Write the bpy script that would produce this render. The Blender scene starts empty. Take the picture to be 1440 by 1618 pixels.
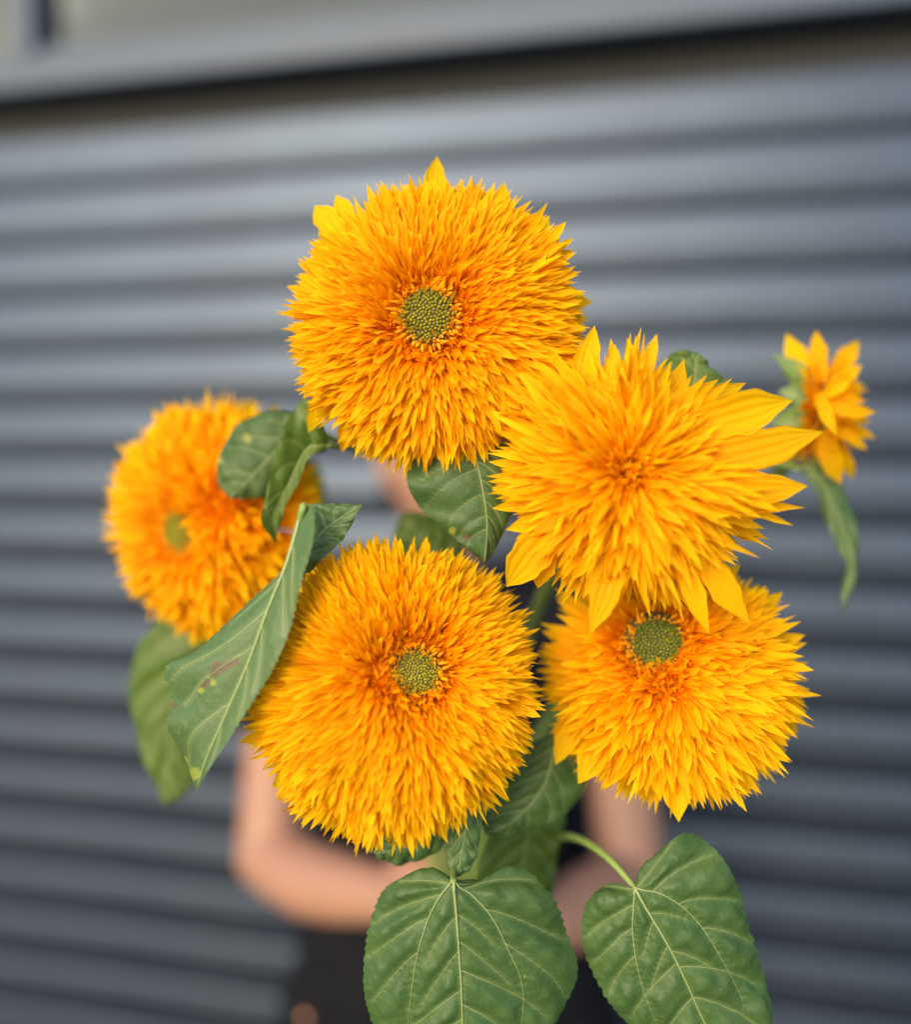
import bpy, bmesh, math, random
import numpy as np
from mathutils import Vector, Matrix

R_ = math.radians
scene = bpy.context.scene
COL = scene.collection

# ------------------------------------------------------------------ camera
F = 1400.0                      # focal length in photo pixels (photo 1440 x 1618)
PITCH = R_(4.2)                 # camera looks slightly down
CAM = np.array([0.0, 0.0, 1.55])
FWD = np.array([0.0, math.cos(PITCH), -math.sin(PITCH)])
UPV = np.array([0.0, math.sin(PITCH), math.cos(PITCH)])
RGT = np.array([1.0, 0.0, 0.0])
cam_d = bpy.data.cameras.new('camera')
cam = bpy.data.objects.new('camera', cam_d)
COL.objects.link(cam)
cam.location = CAM
cam.rotation_euler = (math.pi / 2 - PITCH, 0, 0)
cam_d.sensor_fit = 'HORIZONTAL'
cam_d.sensor_width = 36.0
cam_d.lens = 36.0 * F / 1440.0
cam_d.clip_start = 0.02
cam_d.clip_end = 500
cam_d.dof.use_dof = True
cam_d.dof.focus_distance = 0.446
cam_d.dof.aperture_fstop = 1.5
cam_d.dof.aperture_blades = 0
scene.camera = cam

# ------------------------------------------------------------------ light
SUN_EL, SUN_AZ = R_(26), R_(210)          # azimuth clockwise from +Y: behind the camera, a little to the left
w = bpy.data.worlds.new('World')
scene.world = w
w.use_nodes = True
nt = w.node_tree
bg = nt.nodes['Background']
sky = nt.nodes.new('ShaderNodeTexSky')
sky.sky_type = 'NISHITA'
sky.sun_disc = False
sky.sun_elevation = SUN_EL
sky.sun_rotation = SUN_AZ
sky.air_density = 1.0
sky.dust_density = 1.0
sky.ozone_density = 2.5
nt.links.new(sky.outputs[0], bg.inputs[0])
bg.inputs[1].default_value = 0.12
sl = bpy.data.lights.new('sun', 'SUN')
sl.energy = 1.5
sl.angle = R_(45)
sl.color = (1.0, 0.75, 0.40)
sun = bpy.data.objects.new('sun', sl)
COL.objects.link(sun)
sd = Vector((math.sin(SUN_AZ) * math.cos(SUN_EL), math.cos(SUN_AZ) * math.cos(SUN_EL), math.sin(SUN_EL)))
sun.rotation_euler = sd.to_track_quat('Z', 'Y').to_euler()
sun.location = (0, -3, 5)
vs = scene.view_settings
vs.view_transform = 'Standard'
vs.look = 'None'
vs.gamma = 1.0
vs.use_curve_mapping = False
vs.exposure = 1.46
scene.render.engine = 'CYCLES'
scene.cycles.use_denoising = True
scene.cycles.max_bounces = 10
scene.cycles.transmission_bounces = 8
scene.cycles.diffuse_bounces = 8

# ------------------------------------------------------------------ helpers
def P(px, py, d):
    """Point of the place seen at photo pixel (px, py), d metres in front of the camera."""
    return CAM + d * (FWD + (px - 720.0) / F * RGT - (py - 809.0) / F * UPV)

def V(a):
    return Vector((float(a[0]), float(a[1]), float(a[2])))

def nrm(a):
    a = np.asarray(a, float)
    return a / (np.linalg.norm(a) + 1e-12)

def link(o, parent=None):
    COL.objects.link(o)
    if parent is not None:
        o.parent = parent
    return o

def mesh_obj(name, verts, faces, mat, parent=None, smooth=True, attrs=None, origin=None, kind=None):
    """verts in world space; the object's origin is put at `origin` (default: parent's origin)."""
    verts = np.asarray(verts, float)
    proot = np.zeros(3)
    p = parent
    while p is not None:
        proot = proot + np.array(p.location)
        p = p.parent
    if origin is None:
        origin = proot
    me = bpy.data.meshes.new(name)
    me.from_pydata((verts - origin).tolist(), [], [tuple(int(i) for i in f) for f in faces])
    if smooth:
        me.shade_smooth()
    if attrs:
        for k, arr in attrs.items():
            at = me.color_attributes.new(k, 'FLOAT_COLOR', 'POINT')
            arr = np.asarray(arr, np.float32)
            if arr.shape[1] == 3:
                arr = np.hstack([arr, np.ones((len(arr), 1), np.float32)])
            at.data.foreach_set('color', arr.ravel())
    me.materials.append(mat)
    o = bpy.data.objects.new(name, me)
    link(o, parent)
    o.location = np.asarray(origin) - proot
    if kind:
        o['kind'] = kind
    return o

def empty(name, loc, label, cat, group=None):
    o = bpy.data.objects.new(name, None)
    o.empty_display_size = 0.02
    link(o)
    o.location = loc
    o['label'] = label
    o['category'] = cat
    if group:
        o['group'] = group
    return o

def catmull(pts, n):
    pts = np.asarray(pts, float)
    k = len(pts)
    ext = np.vstack([2 * pts[0] - pts[1], pts, 2 * pts[-1] - pts[-2]])
    out = []
    for t in np.linspace(0, k - 1, n):
        i = min(int(t), k - 2)
        f = t - i
        a, b, c, d = ext[i], ext[i + 1], ext[i + 2], ext[i + 3]
        out.append(0.5 * (2 * b + (c - a) * f + (2 * a - 5 * b + 4 * c - d) * f * f + (3 * b - a - 3 * c + d) * f ** 3))
    return np.array(out)

def tube(path, radii, sides=10, cap=True, squash=1.0, ref=None):
    path = np.asarray(path, float)
    n = len(path)
    radii = np.broadcast_to(np.asarray(radii, float), (n,)) if np.ndim(radii) < 2 else np.asarray(radii)
    tan = np.gradient(path, axis=0)
    tan /= np.linalg.norm(tan, axis=1)[:, None] + 1e-12
    r0 = np.array(ref, float) if ref is not None else (np.array([0, 0, 1.0]) if abs(tan[0][2]) < 0.9 else np.array([1.0, 0, 0]))
    x = nrm(r0 - tan[0] * r0.dot(tan[0]))
    vs_, fs = [], []
    for i in range(n):
        x = nrm(x - tan[i] * x.dot(tan[i]))
        y = np.cross(tan[i], x)
        for j in range(sides):
            a = 2 * math.pi * j / sides
            if np.ndim(radii) == 2:
                rx, ry = radii[i]
            else:
                rx, ry = radii[i], radii[i] * squash
            vs_.append(path[i] + x * rx * math.cos(a) + y * ry * math.sin(a))
    for i in range(n - 1):
        for j in range(sides):
            k = (j + 1) % sides
            fs.append((i * sides + j, i * sides + k, (i + 1) * sides + k, (i + 1) * sides + j))
    if cap:
        fs.append(tuple(reversed(range(sides))))
        fs.append(tuple((n - 1) * sides + j for j in range(sides)))
    return vs_, fs

# ------------------------------------------------------------------ materials
def new_mat(name):
    m = bpy.data.materials.new(name)
    m.use_nodes = True
    n = m.node_tree
    for x in list(n.nodes):
        n.nodes.remove(x)
    out = n.nodes.new('ShaderNodeOutputMaterial')
    return m, n, out

def node(n, t, **kw):
    x = n.nodes.new(t)
    for k, v in kw.items():
        if k in x.inputs.keys() if isinstance(k, str) else False:
            x.inputs[k].default_value = v
        else:
            setattr(x, k, v)
    return x

def ramp(n, stops):
    r = n.nodes.new('ShaderNodeValToRGB')
    e = r.color_ramp.elements
    e[0].position, e[0].color = stops[0][0], (*stops[0][1], 1)
    e[1].position, e[1].color = stops[-1][0], (*stops[-1][1], 1)
    for p, c in stops[1:-1]:
        z = e.new(p)
        z.color = (*c, 1)
    return r

def mixc(n, fac, a, b, blend='MIX'):
    x = n.nodes.new('ShaderNodeMix')
    x.data_type = 'RGBA'
    x.blend_type = blend
    for s, v in ((0, fac), (6, a), (7, b)):
        if hasattr(v, 'node'):
            n.links.new(v, x.inputs[s])
        elif s == 0:
            x.inputs[s].default_value = v
        else:
            x.inputs[s].default_value = (*v, 1)
    return x.outputs[2]

def math_(n, op, a, b=0.0):
    x = n.nodes.new('ShaderNodeMath')
    x.operation = op
    for s, v in ((0, a), (1, b)):
        if hasattr(v, 'node'):
            n.links.new(v, x.inputs[s])
        else:
            x.inputs[s].default_value = v
    return x.outputs[0]

def noise(n, scale, detail=4, rough=0.55, vec=None):
    x = n.nodes.new('ShaderNodeTexNoise')
    x.inputs['Scale'].default_value = scale
    x.inputs['Detail'].default_value = detail
    x.inputs['Roughness'].default_value = rough
    if vec is not None:
        n.links.new(vec, x.inputs['Vector'])
    return x

def objco(n):
    return n.nodes.new('ShaderNodeTexCoord').outputs['Object']

def bump(n, h, strength, dist):
    b = n.nodes.new('ShaderNodeBump')
    b.inputs['Strength'].default_value = strength
    b.inputs['Distance'].default_value = dist
    n.links.new(h, b.inputs['Height'])
    return b.outputs[0]

def simple_mat(name, col, rough=0.6, metallic=0.0, nscale=40, namt=0.15, bumpd=0.0, spec=0.5):
    m, n, out = new_mat(name)
    p = n.nodes.new('ShaderNodeBsdfPrincipled')
    nz = noise(n, nscale, 5, 0.6, objco(n))
    c = mixc(n, nz.outputs[0], tuple(v * (1 - namt) for v in col), tuple(min(1, v * (1 + namt)) for v in col))
    n.links.new(c, p.inputs['Base Color'])
    p.inputs['Roughness'].default_value = rough
    p.inputs['Metallic'].default_value = metallic
    p.inputs['Specular IOR Level'].default_value = spec
    if bumpd:
        n.links.new(bump(n, nz.outputs[0], 1.0, bumpd), p.inputs['Normal'])
    n.links.new(p.outputs[0], out.inputs[0])
    return m

def leafy(name, colour_fn, transl_fn, rough, tfac, bump_fn=None, spec=0.4):
    """Thin plant tissue: a diffuse/gloss layer mixed with light coming through."""
    m, n, out = new_mat(name)
    p = n.nodes.new('ShaderNodeBsdfPrincipled')
    tr = n.nodes.new('ShaderNodeBsdfTranslucent')
    c = colour_fn(n)
    n.links.new(c, p.inputs['Base Color'])
    n.links.new(transl_fn(n, c), tr.inputs[0])
    p.inputs['Roughness'].default_value = rough
    p.inputs['Specular IOR Level'].default_value = spec
    if bump_fn:
        b = bump_fn(n)
        n.links.new(b, p.inputs['Normal'])
    mx = n.nodes.new('ShaderNodeMixShader')
    mx.inputs[0].default_value = tfac
    n.links.new(p.outputs[0], mx.inputs[1])
    n.links.new(tr.outputs[0], mx.inputs[2])
    n.links.new(mx.outputs[0], out.inputs[0])
    return m

def petal_colour(n):
    at = n.nodes.new('ShaderNodeAttribute')
    at.attribute_name = 'petal'
    sp = n.nodes.new('ShaderNodeSeparateColor')
    n.links.new(at.outputs['Color'], sp.inputs[0])
    along, tone, rnd = sp.outputs[0], sp.outputs[1], sp.outputs[2]
    yel = ramp(n, [(0.0, (0.97, 0.36, 0.001)), (0.35, (0.98, 0.50, 0.001)), (0.75, (0.98, 0.59, 0.002)), (1.0, (0.98, 0.64, 0.005))])
    org = ramp(n, [(0.0, (0.95, 0.24, 0.002)), (0.40, (0.97, 0.36, 0.001)), (0.80, (0.98, 0.46, 0.001)), (1.0, (0.98, 0.54, 0.004))])
    n.links.new(along, yel.inputs[0])
    n.links.new(along, org.inputs[0])
    c = mixc(n, tone, yel.outputs[0], org.outputs[0])
    oi = n.nodes.new('ShaderNodeObjectInfo')
    r2 = math_(n, 'FRACT', math_(n, 'ADD', rnd, oi.outputs['Random']))
    hs = n.nodes.new('ShaderNodeHueSaturation')
    n.links.new(c, hs.inputs['Color'])
    n.links.new(math_(n, 'ADD', math_(n, 'MULTIPLY', r2, 0.012), 0.494), hs.inputs['Hue'])
    n.links.new(math_(n, 'ADD', math_(n, 'MULTIPLY', r2, 0.10), 0.94), hs.inputs['Value'])
    return hs.outputs[0]

def petal_bump(n):
    at = n.nodes.new('ShaderNodeAttribute')
    at.attribute_name = 'petaluv'
    mp = n.nodes.new('ShaderNodeMapping')
    mp.inputs['Scale'].default_value = (5.0, 0.8, 1)
    n.links.new(at.outputs['Vector'], mp.inputs[0])
    nz = noise(n, 2.2, 3, 0.5, mp.outputs[0])
    return bump(n, nz.outputs[0], 0.6, 0.0006)

M_PETAL = leafy('petal_tissue', petal_colour, lambda n, c: mixc(n, 1.0, c, (1.0, 0.92, 0.7), 'MULTIPLY'), 0.6, 0.52, petal_bump, 0.12)

def leaf_colour(base, pale, vein):
    def fn(n):
        at = n.nodes.new('ShaderNodeAttribute')
        at.attribute_name = 'leaf'
        sp = n.nodes.new('ShaderNodeSeparateColor')
        n.links.new(at.outputs['Color'], sp.inputs[0])
        veind, brown, yellow = sp.outputs
        oc = objco(n)
        nz = noise(n, 45, 5, 0.6, oc)
        nr = ramp(n, [(0.3, (0, 0, 0)), (0.72, (1, 1, 1))])
        n.links.new(nz.outputs[0], nr.inputs[0])
        c = mixc(n, nr.outputs[0], base, pale)
        vo = n.nodes.new('ShaderNodeTexVoronoi')
        vo.feature = 'DISTANCE_TO_EDGE'
        vo.inputs['Scale'].default_value = 330
        nw = noise(n, 120, 2, 0.5, oc)
        wv = mixc(n, 0.012, oc, nw.outputs['Color'], 'LINEAR_LIGHT')
        n.links.new(wv, vo.inputs['Vector'])
        net = ramp(n, [(0.0, (1, 1, 1)), (0.09, (0, 0, 0))])
        n.links.new(vo.outputs['Distance'], net.inputs[0])
        c = mixc(n, math_(n, 'MULTIPLY', net.outputs[0], 0.16), c, vein)
        c = mixc(n, math_(n, 'MULTIPLY', veind, 0.55), c, vein)
        sp2 = noise(n, 260, 2, 0.5, oc)
        dots = ramp(n, [(0.70, (0, 0, 0)), (0.76, (1, 1, 1))])
        n.links.new(sp2.outputs[0], dots.inputs[0])
        c = mixc(n, math_(n, 'MULTIPLY', dots.outputs[0], 0.35), c, (0.30, 0.36, 0.14))
        ns = noise(n, 320, 5, 0.7, oc)
        yf = math_(n, 'ADD', math_(n, 'MULTIPLY', yellow, 0.75), math_(n, 'MULTIPLY', ns.outputs[0], math_(n, 'MULTIPLY', math_(n, 'MINIMUM', math_(n, 'MULTIPLY', yellow, 5.0), 1.0), 0.8)))
        yr = ramp(n, [(0.66, (0, 0, 0)), (0.88, (1, 1, 1))])
        n.links.new(yf, yr.inputs[0])
        c = mixc(n, yr.outputs[0], c, (0.27, 0.31, 0.05))
        bf = math_(n, 'ADD', math_(n, 'MULTIPLY', brown, 0.75), math_(n, 'MULTIPLY', ns.outputs[0], math_(n, 'MULTIPLY', math_(n, 'MINIMUM', math_(n, 'MULTIPLY', brown, 5.0), 1.0), 0.8)))
        br = ramp(n, [(0.66, (0, 0, 0)), (0.82, (1, 1, 1))])
        n.links.new(bf, br.inputs[0])
        bc = mixc(n, ns.outputs[0], (0.055, 0.042, 0.026), (0.19, 0.145, 0.075))
        return mixc(n, br.outputs[0], c, bc)
    return fn

def leaf_bump(n):
    oc = objco(n)
    vo = n.nodes.new('ShaderNodeTexVoronoi')
    vo.feature = 'DISTANCE_TO_EDGE'
    vo.inputs['Scale'].default_value = 330
    n.links.new(oc, vo.inputs['Vector'])
    nz = noise(n, 420, 3, 0.6, oc)
    h = math_(n, 'ADD', math_(n, 'MINIMUM', vo.outputs['Distance'], 0.2), math_(n, 'MULTIPLY', nz.outputs[0], 0.25))
    return bump(n, h, 0.35, 0.0008)

M_LEAF = leafy('leaf_upper', leaf_colour((0.036, 0.090, 0.022), (0.070, 0.135, 0.036), (0.24, 0.31, 0.11)),
               lambda n, c: mixc(n, 0.75, c, (0.16, 0.30, 0.02)), 0.48, 0.24, leaf_bump, 0.32)
M_LEAFP = leafy('leaf_pale', leaf_colour((0.062, 0.130, 0.036), (0.092, 0.165, 0.052), (0.32, 0.40, 0.18)),
                lambda n, c: mixc(n, 0.7, c, (0.20, 0.34, 0.03)), 0.50, 0.25, leaf_bump, 0.4)
M_LEAFY = leafy('leaf_yellow_green', leaf_colour((0.060, 0.120, 0.012), (0.100, 0.170, 0.022), (0.30, 0.36, 0.12)),
                lambda n, c: mixc(n, 0.7, c, (0.20, 0.34, 0.02)), 0.50, 0.30, leaf_bump, 0.4)
M_VEIN = simple_mat('vein', (0.25, 0.32, 0.12), 0.5, 0, 300, 0.2)
M_STEM = simple_mat('stem', (0.19, 0.28, 0.06), 0.55, 0, 120, 0.25, 0.0004)
M_SEPAL = leafy('sepal', lambda n: mixc(n, noise(n, 90, 3, 0.5, objco(n)).outputs[0], (0.13, 0.22, 0.05), (0.22, 0.32, 0.09)),
                lambda n, c: mixc(n, 0.5, c, (0.25, 0.38, 0.05)), 0.5, 0.25)

def disc_mat():
    m, n, out = new_mat('disc_florets')
    at = n.nodes.new('ShaderNodeAttribute')
    at.attribute_name = 'floret'
    p = n.nodes.new('ShaderNodeBsdfPrincipled')
    n.links.new(at.outputs['Color'], p.inputs['Base Color'])
    p.inputs['Roughness'].default_value = 0.6
    p.inputs['Specular IOR Level'].default_value = 0.15
    n.links.new(p.outputs[0], out.inputs[0])
    return m
M_FLORET = disc_mat()
M_DISC = simple_mat('disc_base', (0.085, 0.060, 0.012), 0.8, 0, 400, 0.4)

def skin_mat():
    m, n, out = new_mat('skin')
    p = n.nodes.new('ShaderNodeBsdfPrincipled')
    oc = objco(n)
    nz = noise(n, 14, 4, 0.6, oc)
    c = mixc(n, nz.outputs[0], (0.305, 0.152, 0.095), (0.365, 0.192, 0.124))
    n.links.new(c, p.inputs['Base Color'])
    p.inputs['Roughness'].default_value = 0.5
    p.inputs['Subsurface Weight'].default_value = 0.12
    p.inputs['Subsurface Radius'].default_value = (0.012, 0.005, 0.003)
    p.inputs['Subsurface Scale'].default_value = 1.0
    nb = noise(n, 500, 3, 0.5, oc)
    n.links.new(bump(n, nb.outputs[0], 0.3, 0.0008), p.inputs['Normal'])
    n.links.new(p.outputs[0], out.inputs[0])
    return m
M_SKIN = skin_mat()
M_SHIRT = simple_mat('black_cotton', (0.008, 0.008, 0.011), 0.85, 0, 60, 0.3, 0.002, 0.1)
M_TROUSER = simple_mat('black_denim', (0.008, 0.008, 0.010), 0.85, 0, 90, 0.35, 0.002, 0.1)
M_HAIR = simple_mat('hair', (0.06, 0.03, 0.015), 0.45, 0, 200, 0.4, 0.001)
M_SHOE = simple_mat('shoe', (0.02, 0.02, 0.02), 0.5)
M_EYE = simple_mat('eye_white', (0.7, 0.68, 0.65), 0.2)
M_COPPER = simple_mat('copper_rivet', (0.55, 0.26, 0.16), 0.35, 0.9)

def wall_metal():
    m, n, out = new_mat('ribbed_metal')
    p = n.nodes.new('ShaderNodeBsdfPrincipled')
    oc = objco(n)
    mp = n.nodes.new('ShaderNodeMapping')
    mp.inputs['Scale'].default_value = (0.6, 8, 8)
    n.links.new(oc, mp.inputs[0])
    nz = noise(n, 5, 5, 0.6, mp.outputs[0])
    nz2 = noise(n, 2.3, 4, 0.6, oc)
    c = mixc(n, nz.outputs[0], (0.031, 0.048, 0.082), (0.048, 0.070, 0.110))
    c = mixc(n, math_(n, 'MULTIPLY', nz2.outputs[0], 0.4), c, (0.078, 0.086, 0.094))
    n.links.new(c, p.inputs['Base Color'])
    p.inputs['Metallic'].default_value = 0.82
    rr = ramp(n, [(0.3, (0.36, 0.36, 0.36)), (0.75, (0.47, 0.47, 0.47))])
    n.links.new(nz2.outputs[0], rr.inputs[0])
    n.links.new(rr.outputs[0], p.inputs['Roughness'])
    p.inputs['Specular IOR Level'].default_value = 0.7
    n.links.new(bump(n, nz.outputs[0], 0.3, 0.003), p.inputs['Normal'])
    n.links.new(p.outputs[0], out.inputs[0])
    return m
M_WALL = wall_metal()
M_ALU = simple_mat('painted_aluminium', (0.042, 0.065, 0.104), 0.5, 0.1, 12, 0.12, 0.0005)
M_DARK = simple_mat('dark_backing_and_shade', (0.02, 0.02, 0.018), 0.7, 0, 20, 0.3)  # backing board colour, also the shade painted in below the sill
M_BLIND = simple_mat('blind_fabric', (0.078, 0.098, 0.132), 0.8, 0, 10, 0.1)
def glass_mat():
    m, n, out = new_mat('window_glass')
    g = n.nodes.new('ShaderNodeBsdfGlossy')
    g.inputs['Roughness'].default_value = 0.25
    g.inputs[0].default_value = (0.12, 0.13, 0.15, 1)
    t = n.nodes.new('ShaderNodeBsdfTransparent')
    t.inputs[0].default_value = (0.86, 0.90, 0.90, 1)
    fr = n.nodes.new('ShaderNodeFresnel')
    fr.inputs[0].default_value = 1.5
    mx = n.nodes.new('ShaderNodeMixShader')
    n.links.new(fr.outputs[0], mx.inputs[0])
    n.links.new(t.outputs[0], mx.inputs[1])
    n.links.new(g.outputs[0], mx.inputs[2])
    n.links.new(mx.outputs[0], out.inputs[0])
    return m
M_GLASS = glass_mat()
def ground_mat():
    m, n, out = new_mat('asphalt')
    p = n.nodes.new('ShaderNodeBsdfPrincipled')
    oc = objco(n)
    a = noise(n, 180, 4, 0.6, oc)
    b = noise(n, 0.8, 4, 0.6, oc)
    c = mixc(n, a.outputs[0], (0.045, 0.046, 0.048), (0.10, 0.10, 0.10))
    c = mixc(n, math_(n, 'MULTIPLY', b.outputs[0], 0.5), c, (0.11, 0.105, 0.095))
    n.links.new(c, p.inputs['Base Color'])
    p.inputs['Roughness'].default_value = 0.85
    n.links.new(bump(n, a.outputs[0], 0.6, 0.006), p.inputs['Normal'])
    n.links.new(p.outputs[0], out.inputs[0])
    return m
M_GROUND = ground_mat()

# ------------------------------------------------------------------ setting: ground, wall, window
g = mesh_obj('ground', [(-60, -60, 0), (60, -60, 0), (60, 60, 0), (-60, 60, 0)], [(0, 1, 2, 3)], M_GROUND, smooth=False)
g['kind'] = 'structure'
g['label'] = 'dark asphalt ground in front of the ribbed wall'

YAW = R_(12.6)
WD = 1.62
W0 = CAM + np.array([0, WD, 0])
W0[2] = 0
WA = np.array([math.cos(YAW), -math.sin(YAW), 0])
WN = np.array([-math.sin(YAW), -math.cos(YAW), 0])
WZ = np.array([0, 0, 1.0])
def Wp(s, z, o=0.0):
    return W0 + WA * s + WZ * z + WN * o
def wall_hit(px, py, off=0.0):
    """wall coordinates (s, z) under a photo pixel"""
    ray = P(px, py, 1.0) - CAM
    t = (W0 + WN * off - CAM).dot(WN) / ray.dot(WN)
    q = CAM + ray * t - W0
    return q.dot(WA), q[2]

SILL_OUT = 0.075
s_, Z_SILL = wall_hit(720, 73, SILL_OUT)
PITCHW = 0.107
wall = empty('ribbed_wall', Wp(0, 0), 'dark grey wall of horizontal ribbed metal slats behind the bouquet holder', 'wall')
S0, S1 = -3.2, 2.6
z_top = Z_SILL - 0.058
nslat = int(z_top / PITCHW)
# slat profile (out, z): steep lit upper face, bulging, falling back to a shaded lower lip
prof = []
for k in range(15):
    f = k / 14
    z = PITCHW * (1 - f) * 1.0
    o = 0.0082 * (math.sin(math.pi * min(1, f * 0.93 + 0.03)) ** 0.8) 
    prof.append((o, z))
prof[-1] = (-0.006, 0.001)
prof = [(-0.006, PITCHW - 0.0015)] + prof
ns_ = 24
slat_mesh = None
for i in range(nslat + 1):
    zb = z_top - (i + 1) * PITCHW
    if zb < -0.02:
        break
    if slat_mesh is None:
        vv, ff = [], []
        base = Wp(0, 0)
        for a in range(ns_ + 1):
            s = S0 + (S1 - S0) * a / ns_
            wob = 0.0022 * math.sin(a * 1.7) + 0.0016 * math.sin(a * 0.61 + 1)
            for (o, z) in prof:
                vv.append(WA * s + WZ * z + WN * (o + wob))
        m_ = len(prof)
        for a in range(ns_):
            for b in range(m_ - 1):
                ff.append((a * m_ + b, a * m_ + b + 1, (a + 1) * m_ + b + 1, (a + 1) * m_ + b))
        slat = mesh_obj('slat', np.array(vv) + np.array(wall.location), ff, M_WALL, wall)
        slat_mesh = slat.data
        slat.location = (0, 0, zb)
    else:
        slat = bpy.data.objects.new('slat', slat_mesh)
        link(slat, wall)
        slat.location = (0, 0, zb)

def wbox(name, s0, s1, z0, z1, o0, o1, mat, parent, bev=0.003):
    bm = bmesh.new()
    c = [Wp(s, z, o) for s in (s0, s1) for z in (z0, z1) for o in (o0, o1)]
    bv = [bm.verts.new(V(p - np.array(parent.location))) for p in c]
    for f in ((0, 1, 3, 2), (4, 6, 7, 5), (0, 4, 5, 1), (2, 3, 7, 6), (0, 2, 6, 4), (1, 5, 7, 3)):
        bm.faces.new([bv[i] for i in f])
    bmesh.ops.recalc_face_normals(bm, faces=bm.faces)
    if bev:
        bmesh.ops.bevel(bm, geom=bm.edges[:], offset=bev, segments=2, affect='EDGES', profile=0.5)
    me = bpy.data.meshes.new(name)
    bm.to_mesh(me)
    bm.free()
    me.materials.append(mat)
    o = bpy.data.objects.new(name, me)
    link(o, parent)
    return o
# backing board behind the slats and a dark strip painted in as shade under the sill
wbox('backing', S0, S1, 0.0, Z_SILL + 1.0, -0.10, -0.07, M_DARK, wall, 0)
wbox('sill_shade_strip', S0, S1, z_top - 0.004, Z_SILL + 0.03, -0.05, -0.012, M_DARK, wall, 0.002)

win = empty('window', Wp(0, Z_SILL), 'aluminium framed window with pale blind above the ribbed wall', 'window')
wbox('sill', S0, S1, Z_SILL, Z_SILL + 0.042, -0.03, SILL_OUT, M_ALU, win, 0.006)
wbox('bottom_rail', S0, S1, Z_SILL + 0.042, Z_SILL + 0.085, -0.03, 0.030, M_ALU, win, 0.004)
mull_a = wall_hit(20, 60, 0.03)[0]
mull_b = wall_hit(50, 60, 0.03)[0]
wbox('mullion', mull_a, mull_b, Z_SILL + 0.085, Z_SILL + 0.9, -0.03, 0.032, M_ALU, win, 0.004)
sash_b = wall_hit(74, 40, 0.0)[0]
wbox('sash_stile', mull_b + 0.002, sash_b, Z_SILL + 0.105, Z_SILL + 0.9, -0.035, -0.002, M_ALU, win, 0.003)
wbox('sash_rail', mull_b + 0.002, S1, Z_SILL + 0.085, Z_SILL + 0.105, -0.03, 0.012, M_ALU, win, 0.003)
wbox('pane', sash_b, S1, Z_SILL + 0.105, Z_SILL + 0.9, -0.022, -0.017, M_GLASS, win, 0)
wbox('pane', S0, mull_a, Z_SILL + 0.085, Z_SILL + 0.9, -0.022, -0.017, M_GLASS, win, 0)
wbox('blind', sash_b + 0.004, S1, Z_SILL + 0.106, Z_SILL + 0.9, -0.045, -0.040, M_BLIND, win, 0)

# ------------------------------------------------------------------ petals: shared shapes
rng = random.Random(7)
ROWS = 8
def petal_shape(bend, twist, chan, tip, wig, seed):
    """unit petal: length 1 along Y, half width 0.5 in X, facing +Z"""
    r = random.Random(seed)
    vs_, al, uv = [], [], []
    y = z = 0.0
    ang = -bend * 0.25
    for i in range(ROWS):
        f = i / (ROWS - 1)
        if i:
            st = 1.0 / (ROWS - 1)
            ang_i = -bend * 0.25 + bend * (f ** 1.3) + wig * math.sin(f * 5.0)
            y += math.cos(ang_i) * st
            z -= math.sin(ang_i) * st
        if tip == 0:
            wv = (0.32 + 0.68 * math.sin(math.pi * min(1, f * 0.80 + 0.05))) * (1 - max(0, (f - 0.62) / 0.38) ** 1.6) + 0.012
        elif tip == 1:
            wv = (0.40 + 0.60 * math.sin(math.pi * min(1, f * 0.66 + 0.05))) * (1 - max(0, (f - 0.75) / 0.25) ** 2.0) + 0.02
        else:
            wv = (0.36 + 0.64 * f) * (1 if f < 0.83 else 0.95)
        tw = twist * f
        for j, sx in enumerate((-1, 0, 1)):
            x0 = sx * 0.5 * wv
            zz = chan * wv * (0.5 if sx else -0.5)
            x = x0 * math.cos(tw) - zz * math.sin(tw)
            zc = x0 * math.sin(tw) + zz * math.cos(tw)
            yy = y
            if tip == 2 and i == ROWS - 1:
                yy += (-0.02, -0.16, 0.05)[j]
            vs_.append((x, yy, z, zc))
            al.append(f)
            uv.append((sx * 0.5, f))
    fs = []
    for i in range(ROWS - 1):
        for j in range(2):
            a = i * 3 + j
            fs.append((a, a + 1, a + 4, a + 3))
    vs_ = np.array(vs_)
    return vs_, np.array(fs), np.array(al), np.array(uv)

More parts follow.
